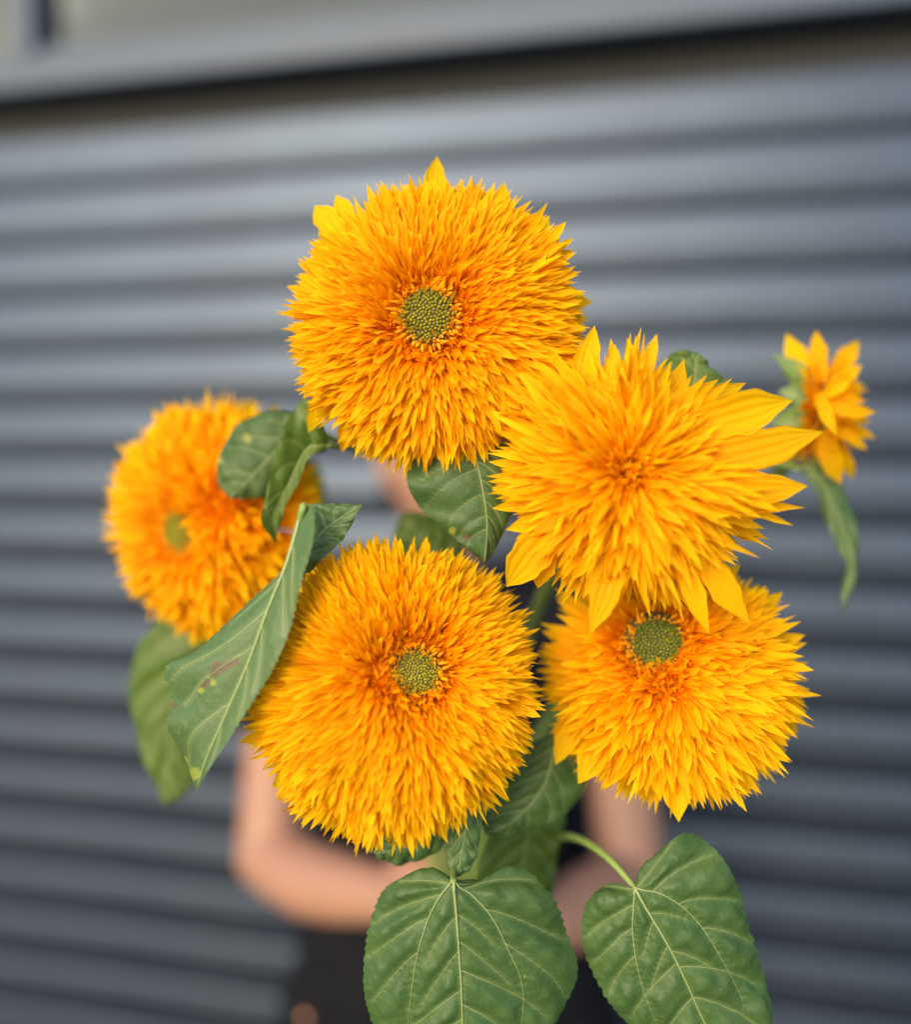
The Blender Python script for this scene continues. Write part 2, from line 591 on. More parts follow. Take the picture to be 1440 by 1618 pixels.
SHAPES = []
for k in range(16):
    bend = [-0.5, -0.25, 0.0, 0.2, 0.4, 0.6, 0.85, 1.1][k % 8]
    SHAPES.append(petal_shape(bend + rng.uniform(-.08, .08), rng.uniform(-0.7, 0.7), rng.uniform(0.15, 0.5),
                              (0, 0, 1, 0, 0, 1, 0, 2)[(k * 3 + k // 8) % 8], rng.uniform(-0.22, 0.22), k))
NT = 6
ASPECT = [0.085, 0.14, 0.24]      # width / length classes, keeps the channel depth in proportion
PET_MESH = {}
def petal_mesh(shape, tone, asp):
    key = (shape, tone, asp)
    if key not in PET_MESH:
        v, f, al, uv = SHAPES[shape]
        A = ASPECT[asp]
        co = np.column_stack([v[:, 0] * A, v[:, 1], v[:, 2] + v[:, 3] * A])
        me = bpy.data.meshes.new('petal')
        me.from_pydata(co.tolist(), [], f.tolist())
        me.shade_smooth()
        a = me.color_attributes.new('petal', 'FLOAT_COLOR', 'POINT')
        arr = np.column_stack([al, np.full(len(al), tone / (NT - 1)), np.full(len(al), (shape * 0.37) % 1), np.ones(len(al))]).astype(np.float32)
        a.data.foreach_set('color', arr.ravel())
        a = me.color_attributes.new('petaluv', 'FLOAT_COLOR', 'POINT')
        arr = np.column_stack([uv[:, 0], uv[:, 1], np.full(len(al), shape * 1.3), np.ones(len(al))]).astype(np.float32)
        a.data.foreach_set('color', arr.ravel())
        me.materials.append(M_PETAL)
        PET_MESH[key] = me
    return PET_MESH[key]

def ray_petal(parent, base, tip, width, sag, r, tone=0.0, curl=0.5, face=None):
    """one long strap petal between two points of the place"""
    base, tip = np.asarray(base, float), np.asarray(tip, float)
    L = np.linalg.norm(tip - base)
    face = nrm(face if face is not None else CAM - base)
    ydir = nrm(tip - base)
    xdir = nrm(np.cross(ydir, face))
    ndir = np.cross(xdir, ydir)
    n, mcols = 18, 17
    vv, al, uv = [], [], []
    side = r.uniform(-.5, .5)
    fold = r.uniform(0.10, 0.5)
    ep = [r.uniform(0, 6.28) for _ in range(4)]
    for i in range(n + 1):
        f = i / n
        c = base + ydir * L * f + ndir * L * (sag * math.sin(math.pi * f) - curl * 0.22 * max(0, f - 0.5) ** 2)
        c = c + xdir * L * 0.06 * side * math.sin(math.pi * f)
        wv = width * ((0.42 + 0.58 * math.sin(math.pi * min(1, 0.10 + f * 0.72))) * (1 - max(0, (f - 0.50) / 0.50) ** 1.8) + 0.01)
        tw = r.uniform(-.02, .02) + 0.35 * side * f
        for j in range(mcols):
            q = (j / (mcols - 1) - 0.5) * 2
            off = xdir * math.cos(tw) + ndir * math.sin(tw)
            h = fold * q * q - 0.055 * math.cos(q * 13.0 + ep[0]) - 0.03 * math.cos(q * 21.0 + ep[1])
            ed = 1 + (0.06 * math.sin(f * 13 + ep[0 if q > 0 else 1]) + 0.05 * math.sin(f * 29 + ep[2 if q > 0 else 3])) * abs(q)
            vv.append(c + off * q * ed * wv * 0.5 + ndir * h * wv * 0.5 * math.cos(tw))
            al.append(0.35 + 0.65 * f)
            uv.append((q * 1.2, f * 2))
    fs = []
    for i in range(n):
        for j in range(mcols - 1):
            a = i * mcols + j
            fs.append((a, a + 1, a + mcols + 1, a + mcols))
    al, uv = np.array(al), np.array(uv)
    arr = np.column_stack([al, np.full(len(al), tone), np.full(len(al), r.random())])
    arr2 = np.column_stack([uv[:, 0], uv[:, 1], np.full(len(al), r.random() * 9)])
    return mesh_obj('petal', vv, fs, M_PETAL, parent, attrs={'petal': arr, 'petaluv': arr2}, origin=base)

# ------------------------------------------------------------------ flower head
HAND = P(715, 1450, 0.93)

def head_frame(axis):
    z = nrm(axis)
    x = nrm(RGT - z * RGT.dot(z))
    y = np.cross(z, x)
    return x, y, z

def facing(yaw, pitch):
    """unit vector towards the camera turned right (+yaw) and up (+pitch), degrees"""
    a, b = R_(yaw), R_(pitch)
    v = -FWD * math.cos(a) * math.cos(b) + RGT * math.sin(a) * math.cos(b) + UPV * math.sin(b)
    return nrm(v)

def make_head(root, C, axis, R, N, disc_r, c0=(0, 0), c1=None, seed=1, Lf=(0.13, 0.47), Wm=0.052, H=0.34, core=0.56,
              chaos=1.0, tone_shift=0.0, nparts=300, tilt=(12, 94), floret_tone=0, sx=1.0, sy=1.0, irregular=0.06):
    """double flower: hundreds of strap petals round a small disc, on a dome"""
    r = random.Random(seed)
    X, Y, Z = head_frame(axis)
    C = np.asarray(C, float)
    rd = disc_r
    Rc = core
    c0 = np.array(c0, float)
    c1v = None if c1 is None else np.array(c1[:2], float)
    lob = [(r.uniform(0, 6.28), r.randint(2, 7), r.uniform(-irregular, irregular)) for _ in range(7)]
    petals = []
    cp = [r.uniform(0, 6.28) for _ in range(5)]
    ga = math.pi * (3 - math.sqrt(5))
    for i in range(N):
        f = (i + 0.5) / N
        rho = Rc * math.sqrt(f)
        th = i * ga + r.uniform(-.12, .12)
        p = np.array([math.cos(th), math.sin(th)]) * rho
        p = p + np.array([r.gauss(0, .006), r.gauss(0, .006)])
        # distance from the disc, measured so that the rim stays the rim
        k = 1 - (rho / Rc) ** 2
        q = p - c0 * 1.0
        d0 = np.linalg.norm(q)
        if d0 < rd * 0.94:
            continue
        dirn = q / (d0 + 1e-6)
        # how far along the way from the disc edge to the rim
        t = (d0 - rd) / max(1e-3, (Rc - rd) * (1.0 + dirn.dot(-c0) / Rc))
        if c1v is not None:
            q1 = p - c1v
            d1 = np.linalg.norm(q1)
            w0 = 1 / (d0 ** 2 + .002)
            w1 = c1[2] / (d1 ** 2 + .002)
            dirn = nrm(dirn * w0 + q1 / (d1 + 1e-6) * w1)
            t = min(t, (d1 + 0.01) / (Rc * 0.95)) if d1 < 0.3 else t
        t = max(0.0, min(1.0, t))
        z = H * math.sqrt(max(0.0, 1 - (rho / (Rc * 1.03)) ** 2)) - 0.10 * math.exp(-((d0 - rd) / 0.10) ** 2) * (1 if d0 > rd else 1)
        if c1v is not None:
            z -= 0.15 * math.exp(-(d1 / 0.075) ** 2)
        clump = math.sin(11 * p[0] + cp[0]) * math.sin(10 * p[1] + cp[1]) + 0.7 * math.sin(23 * p[0] + 9 * p[1] + cp[2])
        tl = tilt[0] + (tilt[1] - tilt[0]) * (t ** 0.50) + r.gauss(0, 8 * chaos) + 6 * clump + r.gauss(0, 24) * max(0, 1 - t * 2.8)
        tl = R_(min(118, max(-20, tl)))
        aj = 0.17 * chaos * math.sin(13 * p[1] + 7 * p[0] + cp[3]) + 0.13 * chaos * math.sin(17 * p[0] - 9 * p[1] + cp[4]) + r.gauss(0, 0.15 * chaos) + (0.60 * r.gauss(0, 1) * max(0, 1 - t * 2.8))
        dirn = np.array([dirn[0] * math.cos(aj) - dirn[1] * math.sin(aj), dirn[0] * math.sin(aj) + dirn[1] * math.cos(aj)])
        lobv = 1 + sum(a * math.sin(n * math.atan2(dirn[1], dirn[0]) + ph) for ph, n, a in lob) * 0.6
        L = (Lf[0] + (Lf[1] - Lf[0]) * t ** 0.8) * r.uniform(0.72, 1.10) * (lobv if t > .5 else 1)
        if t < 0.06:
            L *= 0.75
        Wd = Wm * (0.62 + 0.55 * t) * r.choice((0.6, 0.8, 0.9, 1.0, 1.1, 1.25, 1.6))
        d3 = np.array([dirn[0] * sx, dirn[1] * sy, 0.0])
        d3 /= np.linalg.norm(d3)
        ax3 = np.array([0, 0, 1.0])
        yv = math.cos(tl) * ax3 + math.sin(tl) * d3
        zv = math.sin(tl) * ax3 - math.cos(tl) * d3
        tw = r.gauss(0, 0.35 * chaos + 0.6 * max(0, 1 - t * 2.8))
        xv = np.cross(yv, zv)
        xv, zv = xv * math.cos(tw) + zv * math.sin(tw), zv * math.cos(tw) - xv * math.sin(tw)
        if t < 0.35:
            sh = r.choice([0, 1, 2, 3, 6, 7, 8, 9, 14, 15, 5, 13])
        else:
            sh = r.choice([1, 2, 3, 4, 5, 9, 10, 11, 12, 13, 2, 3, 7, 15, 6, 14])
        tone = min(1, max(0, 0.72 - 0.90 * t + r.gauss(0, 0.14) + tone_shift))
        pos = np.array([p[0] * sx, p[1] * sy, z])
        petals.append((t, L, Wd, pos, xv, yv, zv, sh, int(round(tone * (NT - 1))), rho))
    for cen, rad0, cnt in ((c0, rd, 250 if rd > .01 else 0), (c1v, 0.0, 130 if c1v is not None else 0), (c0, 0.0, 190 if rd < .01 else 0)):
        for i in range(cnt):
            th = r.uniform(0, 6.283)
            d0 = rad0 * (0.80 + 0.62 * r.random()) if rad0 else (0.17 * math.sqrt(r.random()) if rd < .01 else 0.06 + 0.13 * r.random())
            dirn = np.array([math.cos(th), math.sin(th)])
            p = cen + dirn * d0
            if np.linalg.norm(p) > Rc or (rad0 == 0 and rd > .01 and np.linalg.norm(p - c0) < rd * 1.05):
                continue
            z = H * math.sqrt(max(0, 1 - (np.linalg.norm(p) / (Rc * 1.03)) ** 2)) - (0.115 if rad0 else (0.07 if rd > .01 else 0.0))
            aj = r.gauss(0, 0.7)
            d3 = np.array([math.cos(th + aj), math.sin(th + aj), 0])
            tl = R_(r.gauss(8, 38))
            yv = math.cos(tl) * np.array([0, 0, 1.0]) + math.sin(tl) * d3
            zv = math.sin(tl) * np.array([0, 0, 1.0]) - math.cos(tl) * d3
            xv = np.cross(yv, zv)
            tw = r.gauss(0, .8)
            xv, zv = xv * math.cos(tw) + zv * math.sin(tw), zv * math.cos(tw) - xv * math.sin(tw)
            petals.append((0.02, r.uniform(.09, .17), Wm * r.uniform(.45, .8), np.array([p[0] * sx, p[1] * sy, z]), xv, yv, zv, r.choice([0, 6, 7, 8, 14, 15]), (NT - 1 - r.randint(0, 2)) if rd > .01 else r.randint(0, 3), 0))
    # two skirts of back petals close the rim
    for ring in range(2):
        for i in range(130):
            th = 2 * math.pi * (i + 0.5 * ring) / 130 + r.uniform(-.08, .08)
            d3 = np.array([math.cos(th) * sx, math.sin(th) * sy, 0])
            d3 /= np.linalg.norm(d3)
            tl = R_(96 + ring * 12 + r.gauss(0, 5))
            yv = math.cos(tl) * np.array([0, 0, 1.0]) + math.sin(tl) * d3
            zv = math.sin(tl) * np.array([0, 0, 1.0]) - math.cos(tl) * d3
            xv = np.cross(yv, zv)
            L = (Lf[1] + 0.02) * r.uniform(0.8, 1.1) * (1 + sum(a * math.sin(n * th + ph) for ph, n, a in lob) * 0.6)
            pos = np.array([math.cos(th) * Rc * 0.94 * sx, math.sin(th) * Rc * 0.94 * sy, -0.03 - 0.04 * ring])
            petals.append((1.0, L, Wm * 1.3 * r.uniform(.7, 1.4), pos, xv, yv, zv, r.choice([1, 2, 3, 9, 10, 11]), 0, Rc))
    rot = np.column_stack([X, Y, Z])
    # the petals that show largest become parts of their own
    def score(pt):
        return pt[1] * pt[2] * (1.0 if 0.30 < pt[0] < 0.999 else 0.35)
    order = sorted(range(len(petals)), key=lambda i: -score(petals[i]))
    as_part = set(order[:nparts])
    VV, FF, A1, A2 = [], [], [], []
    nvert = 0
    rl = np.array(root.location)
    for i, (t, L, Wd, pos, xv, yv, zv, sh, tone, rho) in enumerate(petals):
        asp = min(range(3), key=lambda k: abs(ASPECT[k] - Wd / L))
        ws = (Wd / L) / ASPECT[asp]
        wpos = C + rot @ (pos * R)
        ex, ey, ez = rot @ xv * (L * R * ws), rot @ yv * (L * R), rot @ zv * (L * R)
        if i in as_part:
            o = bpy.data.objects.new('petal', petal_mesh(sh, tone, asp))
            link(o, root)
            lp = wpos - rl
            o.matrix_basis = Matrix(((ex[0], ey[0], ez[0], lp[0]), (ex[1], ey[1], ez[1], lp[1]), (ex[2], ey[2], ez[2], lp[2]), (0, 0, 0, 1)))
        else:
            v, f, al, uv = SHAPES[sh]
            A = ASPECT[asp]
            co = np.column_stack([v[:, 0] * A, v[:, 1], v[:, 2] + v[:, 3] * A])
            VV.append(wpos + co[:, :1] * ex + co[:, 1:2] * ey + co[:, 2:3] * ez)
            FF.append(f + nvert)
            nvert += len(v)
            A1.append(np.column_stack([al, np.full(len(al), tone / (NT - 1)), np.full(len(al), r.random())]))
            A2.append(np.column_stack([uv, np.full(len(al), sh * 1.3)]))
    if VV:
        mesh_obj('inner_petals', np.vstack(VV), np.vstack(FF), M_PETAL, root, attrs={'petal': np.vstack(A1), 'petaluv': np.vstack(A2)}, kind='stuff')
    # receptacle under the petals
    vv, ff = [], []
    nr_, nc = 9, 28
    for a in range(nr_ + 1):
        rr = Rc * 0.99 * a / nr_
        zz = (H - 0.05) * math.sqrt(max(0, 1 - (a / nr_) ** 2)) - 0.03
        for b in range(nc):
            th = 2 * math.pi * b / nc
            vv.append(C + rot @ (np.array([rr * math.cos(th) * sx, rr * math.sin(th) * sy, zz]) * R))
    for a in range(nr_):
        for b in range(nc):
            ff.append((a * nc + b, (a + 1) * nc + b, (a + 1) * nc + (b + 1) % nc, a * nc + (b + 1) % nc))
    back0 = len(vv)
    for a in range(5):
        fr_ = 1 - (a + 1) / 5
        for b in range(nc):
            th = 2 * math.pi * b / nc
            rr = Rc * (0.12 + 0.85 * fr_ ** 0.7)
            vv.append(C + rot @ (np.array([rr * math.cos(th) * sx, rr * math.sin(th) * sy, -0.05 - 0.06 * (a + 1)]) * R))
    prev = nr_ * nc
    for a in range(5):
        cur = back0 + a * nc
        for b in range(nc):
            ff.append((prev + b, cur + b, cur + (b + 1) % nc, prev + (b + 1) % nc))
        prev = cur
    mesh_obj('receptacle', vv, ff, M_RECEPT, root)
    # green bracts behind the head
    for k in range(18):
        th = 2 * math.pi * k / 18 + r.uniform(-.1, .1)
        d3 = np.array([math.cos(th), math.sin(th), 0])
        b0 = C + rot @ ((d3 * Rc * 0.62 + np.array([0, 0, -0.22])) * R)
        b1 = C + rot @ ((d3 * Rc * (1.25 + r.uniform(-.12, .15)) + np.array([0, 0, -0.20 - r.uniform(0, .12)])) * R)
        strap('sepal', root, b0, b1, 0.17 * R, M_SEPAL, r, rot @ np.array([0, 0, -1.0]))
    # disc
    if rd > 0.01:
        dz = H * math.sqrt(max(0, 1 - (np.linalg.norm(c0) / Rc) ** 2)) - 0.07
        vv, ff = [], []
        for a in range(8):
            rr = rd * 1.12 * a / 7
            zz = dz + 0.045 * math.cos(math.pi / 2 * a / 7) - (0.05 if a == 7 else 0)
            for b in range(24):
                th = 2 * math.pi * b / 24
                vv.append(C + rot @ (np.array([c0[0] + rr * math.cos(th), c0[1] + rr * math.sin(th), zz]) * R))
        for a in range(7):
            for b in range(24):
                ff.append((a * 24 + b, (a + 1) * 24 + b, (a + 1) * 24 + (b + 1) % 24, a * 24 + (b + 1) % 24))
        disc = mesh_obj('disc', vv, ff, M_DISC, root)
        nf = 260
        VVf, FFf, Cf = [], [], []
        nv = 0
        for i in range(nf):
            f = (i + .5) / nf
            rr = rd * 1.08 * math.sqrt(f) * (1 + r.gauss(0, .02 + .03 * f))
            th = i * ga + r.gauss(0, .03)
            if f > .74 and r.random() < .35:
                continue
            hgt = dz + 0.045 * math.cos(math.pi / 2 * min(1, rr / (rd * 1.12)))
            size = rd * 0.060 * (0.85 + 0.45 * f) * r.uniform(.88, 1.12)
            ln = size * (1.3 + (r.uniform(1, 9) * max(0, f - .66) if f > .66 else 0)) * r.uniform(.85, 1.2)
            pc = np.array([c0[0] + rr * math.cos(th), c0[1] + rr * math.sin(th), hgt])
            nz_ = nrm(np.array([math.cos(th) * (0.5 * f + (0.5 if f > .8 else 0)) + r.gauss(0, .18 + .45 * max(0, f - .6)), math.sin(th) * (0.5 * f + (0.5 if f > .8 else 0)) + r.gauss(0, .18 + .45 * max(0, f - .6)), 1.0]))
            tx = nrm(np.cross(nz_, [0.3, 0.9, 0.1]))
            ty = np.cross(nz_, tx)
            ringz = [(-0.3, 0.80), (0.5, 1.0), (1.15, 0.62), (1.6, 0.22)]
            green = (0.27, 0.24, 0.020) if floret_tone == 0 else (0.15, 0.20, 0.02)
            cent = (0.40, 0.37, 0.028) if floret_tone == 0 else (0.22, 0.28, 0.03)
            org = (0.85, 0.34, 0.004)
            if f < 0.50:
                col = np.array(cent) * (1 - f / .50) + np.array(green) * (f / .50)
            else:
                u = min(1, max(0, (f - .50) / .36 + r.gauss(0, .30)))
                col = np.array(green) * (1 - u) + np.array(org) * u
            col = col * r.uniform(.8, 1.15)
            for (zz, wv) in ringz:
                for b in range(6):
                    a = 2 * math.pi * b / 6
                    VVf.append(C + rot @ ((pc + nz_ * zz * ln + (tx * math.cos(a) + ty * math.sin(a)) * wv * size) * R))
                    Cf.append(col * (0.9 if zz < 1 else 1.0))
            VVf.append(C + rot @ ((pc + nz_ * 1.8 * ln) * R))
            Cf.append(col * 1.1)
            for a in range(3):
                for b in range(6):
                    FFf.append((nv + a * 6 + b, nv + a * 6 + (b + 1) % 6, nv + (a + 1) * 6 + (b + 1) % 6, nv + (a + 1) * 6 + b))
            for b in range(6):
                FFf.append((nv + 18 + b, nv + 18 + (b + 1) % 6, nv + 24))
            nv += 25
        mesh_obj('florets', VVf, FFf, M_FLORET, disc, attrs={'floret': np.clip(np.array(Cf), 0, 1)}, kind='stuff')

def strap(name, parent, base, tip, width, mat, r, face):
    base, tip = np.asarray(base, float), np.asarray(tip, float)
    L = np.linalg.norm(tip - base)
    yd = nrm(tip - base)
    xd = nrm(np.cross(yd, face))
    nd = np.cross(xd, yd)
    vv, ff = [], []
    n = 8
    bend = r.uniform(-.12, .18)
    for i in range(n + 1):
        f = i / n
        wv = width * (0.75 + 0.5 * math.sin(math.pi * min(1, f * .7))) * (1 - f ** 2.2) + width * .03
        c = base + yd * L * f + nd * L * bend * f * f
        for q in (-1, -.5, 0, .5, 1):
            vv.append(c + xd * q * wv * .5 + nd * wv * .12 * q * q)
    for i in range(n):
        for j in range(4):
            a = i * 5 + j
            ff.append((a, a + 1, a + 6, a + 5))
    return mesh_obj(name, vv, ff, mat, parent, origin=base)

M_RECEPT = simple_mat('receptacle_tissue', (0.60, 0.17, 0.004), 0.9, 0, 150, 0.35, 0, 0.05)

# ------------------------------------------------------------------ leaves
def make_leaf(root, stations, mat, seed=0, nu=110, nv=14, quilt=0.0016, serr=0.035, nteeth=26, bow=0.06, veins='pinnate',
              stains=(), vein_w=1.0, wave=0.0015, petiole=None, nlat=6, vmat=None):
    """stations: base-to-tip rows of (left, mid, right), each a photo pixel with its own depth"""
    r = random.Random(seed)
    Ls = catmull([P(*s[0]) for s in stations], nu + 1)
    Ms = catmull([P(*s[1]) for s in stations], nu + 1)
    Rs = catmull([P(*s[2]) for s in stations], nu + 1)
    us = np.linspace(0, 1, nu + 1)
    vsn = np.linspace(-1, 1, 2 * nv + 1)
    span = np.linalg.norm(P(*stations[0][1]) - P(*stations[-1][1]))
    ph = [r.uniform(0, 6.28) for _ in range(6)]
    def S(u, v):
        x = u * nu
        i = np.clip(np.floor(x).astype(int), 0, nu - 1)
        f = (x - i)[..., None]
        m = Ms[i] * (1 - f) + Ms[i + 1] * f
        l = Ls[i] * (1 - f) + Ls[i + 1] * f
        q = Rs[i] * (1 - f) + Rs[i + 1] * f
        e = np.where((v < 0)[..., None], l, q)
        a = np.abs(v)[..., None]
        p = m * (1 - a) + e * a
        wd = np.linalg.norm(e - m, axis=-1, keepdims=True)
        toward = -FWD
        p = p + toward * wd * bow * 4 * a * (1 - a)
        wv = (np.sin(u * 17 + ph[0] + v * 2) + np.sin(u * 29 + ph[1] - v * 3)) * wave * np.abs(v) ** 1.5
        return p + toward * wv[..., None]
    U, Vv = np.meshgrid(us, vsn, indexing='ij')
    tooth = (U * nteeth) % 1.0
    jit = 0.5 + 0.5 * np.sin(np.floor(U * nteeth) * 12.9898 + seed)
    edge = 1 - serr * (1 - tooth) * (0.4 + 0.8 * jit)
    Vs = Vv * edge
    G = S(U, Vs)
    # veins in (u, v)
    vl = []
    if veins == 'palmate':
        for sgn in (-1, 1):
            vl.append([(0.06 + s * 0.72, sgn * 0.60 * s ** 0.75) for s in np.linspace(0, 1, 30)] + [1.0])
            for k, (u0, du) in enumerate(((0.10, 0.10), (0.22, 0.16), (0.36, 0.17), (0.50, 0.16))):
                u0 += r.uniform(-.03, .03); du *= r.uniform(.8, 1.3)
                s0 = (u0 - 0.06) / 0.72
                v0 = 0.60 * s0 ** 0.75
                vl.append([(u0 + du * s, sgn * (v0 + (0.93 - v0) * s ** 0.9)) for s in np.linspace(0, 1, 20)] + [0.34])
            for k in range(4):
                u0 = 0.34 + 0.13 * k + r.uniform(-.045, .045)
                v1 = 0.32 if k == 0 else (0.42 if k == 1 else 0.8)
                vl.append([(u0 + 0.16 * s, sgn * v1 * s ** 0.9) for s in np.linspace(0, 1, 20)] + [0.36])
    else:
        for sgn in (-1, 1):
            for k in range(nlat):
                u0 = 0.07 + 0.78 * k / nlat + (0.05 if sgn > 0 else 0) + r.uniform(-.035, .035)
                du = 0.22 - 0.06 * k / nlat + r.uniform(-.05, .06)
                ve = 0.70 + 0.2 * r.random()
                vl.append([(min(.985, u0 + du * s ** 1.25), sgn * ve * s) for s in np.linspace(0, 1, 24)] + [0.62 - 0.3 * k / nlat])
    mid = [(u, 0.0) for u in np.linspace(0, 0.985, 60)]
    pts = [S(np.array([q[0] for q in mid]), np.array([q[1] for q in mid]))]
    for c in vl:
        pts.append(S(np.array([q[0] for q in c[:-1]]), np.array([q[1] for q in c[:-1]])))
    allp = np.vstack(pts)
    flat = G.reshape(-1, 3)
    dist = np.empty(len(flat))
    for a in range(0, len(flat), 2000):
        d = np.linalg.norm(flat[a:a + 2000, None, :] - allp[None], axis=2)
        dist[a:a + 2000] = d.min(axis=1)
    # surface normals towards the camera side
    du = np.gradient(G, axis=0)
    dv = np.gradient(G, axis=1)
    N = np.cross(du, dv)
    N /= np.linalg.norm(N, axis=2, keepdims=True) + 1e-12
    fl = np.sign((N * (CAM - G)).sum(axis=2, keepdims=True))
    maj = 1.0 if fl.sum() >= 0 else -1.0
    N = N * maj
    sig = span * 0.035
    hgt = (1 - np.exp(-(dist / sig) ** 2)).reshape(U.shape)
    fade = np.clip((1 - np.abs(Vv)) * 6, 0, 1) * np.clip(U * 12, 0, 1) * np.clip((1 - U) * 10, 0, 1)
    pk = np.sin(flat[:, 0] * 420 + ph[2]) * np.sin(flat[:, 2] * 380 + ph[3]) + 0.6 * np.sin(flat[:, 0] * 790 + flat[:, 2] * 640 + ph[4])
    G2 = G + N * ((hgt * quilt * fade)[..., None] + (pk.reshape(U.shape) * quilt * 0.25 * fade * hgt)[..., None])
    vein_attr = np.exp(-(dist / (span * 0.008)) ** 2)
    brown = np.zeros(len(flat))
    yellow = np.zeros(len(flat))
    for (kind, px, py, rad) in stains:
        # a blemish at a point of this leaf
        rel = flat - CAM
        dep = rel @ FWD
        qx = 720 + F * (rel @ RGT) / dep
        qy = 809 - F * (rel @ UPV) / dep
        b = np.exp(-((qx - px) ** 2 + (qy - py) ** 2) / rad ** 2)
        if kind == 'brown':
            brown = np.maximum(brown, b)
        else:
            yellow = np.maximum(yellow, b)
    m_ = 2 * nv + 1
    ff = []
    for i in range(nu):
        for j in range(2 * nv):
            a = i * m_ + j
            ff.append((a, a + 1, a + m_ + 1, a + m_))
    org = P(*stations[0][1])
    leaf = mesh_obj('leaf', G2.reshape(-1, 3), ff, mat, root, attrs={'leaf': np.column_stack([vein_attr, brown, yellow])}, origin=org)
    # raised veins
    def vein(name, uvs, w0, w1):
        u = np.array([q[0] for q in uvs])
        v = np.array([q[1] for q in uvs])
        p = S(u, v)
        jj = np.clip(((v + 1) * nv).round().astype(int), 0, 2 * nv)
        ii = np.clip((u * nu).round().astype(int), 0, nu)
        n_ = N[ii, jj]
        rad = np.linspace(w0, w1, len(p))
        vv, f2 = tube(p + n_ * (rad * 0.30 + quilt * 0.24 + span * 0.0006)[:, None], rad, 6, True, 1.0)
        mesh_obj(name, vv, f2, vmat or M_VEIN, leaf, origin=p[0])
    vein('midrib', mid, span * 0.0080 * vein_w, span * 0.0016 * vein_w)
    for c in vl:
        vein('vein', c[:-1], span * 0.0044 * vein_w * c[-1], span * 0.0007 * vein_w)
    if petiole is not None:
        pp = catmull(np.vstack([np.array([P(*q) for q in petiole]), org, pts[0][3]]), 24)
        vv, f2 = tube(pp, np.linspace(0.0028, span * 0.011 * vein_w, 24), 8)
        mesh_obj('petiole', vv, f2, M_STEM, root, origin=org)
    return leaf

def stem(root, head_back, pts=(), r0=0.0055, r1=0.0045):
    base = np.array(root.location)
    path = catmull([base] + [P(*p) for p in pts] + [np.asarray(head_back, float)], 40)
    vv, ff = tube(path, np.linspace(r0, r1, 40), 12)
    mesh_obj('stem', vv, ff, M_STEM, root, origin=base)
    return path

def px_len(n, d):
    return n * d / F

GROUP = 'sunflowers of the hand-held bouquet'
def bundle(k):
    a = k * 1.047
    return HAND + RGT * 0.013 * math.cos(a) + FWD * 0.013 * math.sin(a) - UPV * 0.14

# ================================================================== the six sunflowers
# --- topmost flower
d = 0.464
topf = empty('sunflower', bundle(0), 'topmost double sunflower, nearly round, with olive green disc at its centre', 'sunflower', GROUP)
C = P(690, 516, d)
ax = facing(-1, 3)
Rt = px_len(236, d)
make_head(topf, C, ax, Rt, 4600, 0.190, c0=(-0.045, 0.005), seed=11, Wm=0.036, H=0.30, core=0.66, Lf=(0.10, 0.37), irregular=0.035, sx=1.02, sy=1.0)
rr = random.Random(3)
for (bx, by, tx, ty, wpx, dz, sag) in (
        (688, 350, 691, 246, 38, .012, .03), (545, 380, 496, 324, 42, .015, .03), (560, 370, 530, 307, 34, .016, .02),
        (770, 370, 798, 287, 36, .012, .03), (840, 480, 938, 478, 40, .014, .02), (860, 520, 930, 500, 26, .014, .02),
        (520, 600, 487, 684, 34, .012, .12), (565, 640, 540, 716, 30, .012, .12), (840, 600, 812, 745, 34, .012, .04),
        (540, 470, 452, 452, 30, .016, .02), (545, 540, 455, 566, 30, .020, .02), (830, 380, 868, 345, 34, .014, .02)):
    ray_petal(topf, P(bx, by, d + dz * .4), P(tx, ty, d + dz), px_len(wpx, d), sag, rr, 0.0)
stem_top = stem(topf, C - ax * Rt * 0.3, [(712, 1250, .80), (705, 850, .60), (692, 600, .525)])

# --- lower left-of-centre flower (largest, in front)
d = 0.455
bl = empty('sunflower', bundle(1), 'largest double sunflower, lowest in front, its disc sunk beside a crease', 'sunflower', GROUP)
C = P(626, 1090, d)
ax = facing(4, 4)
Rb = px_len(241, d)
make_head(bl, C, ax, Rb, 4800, 0.155, c0=(0.125, 0.14), c1=(-0.08, 0.12, 1.1), seed=23, Wm=0.036, H=0.34, core=0.65, Lf=(0.10, 0.38), irregular=0.035, sx=0.97, sy=1.03)
for (bx, by, tx, ty, wpx, dz, sag) in (
        (520, 1190, 428, 1244, 48, .012, .03), (500, 1130, 420, 1190, 36, .014, .02), (560, 1230, 500, 1290, 36, .02, .05),
        (545, 1240, 512, 1312, 34, .10, .0)):
    ray_petal(bl, P(bx, by, d + dz * .4), P(tx, ty, d + dz), px_len(wpx, d), sag, rr, 0.0)
stem_bl = stem(bl, C - ax * Rb * 0.3, [(690, 1330, .80), (650, 1180, .60)])

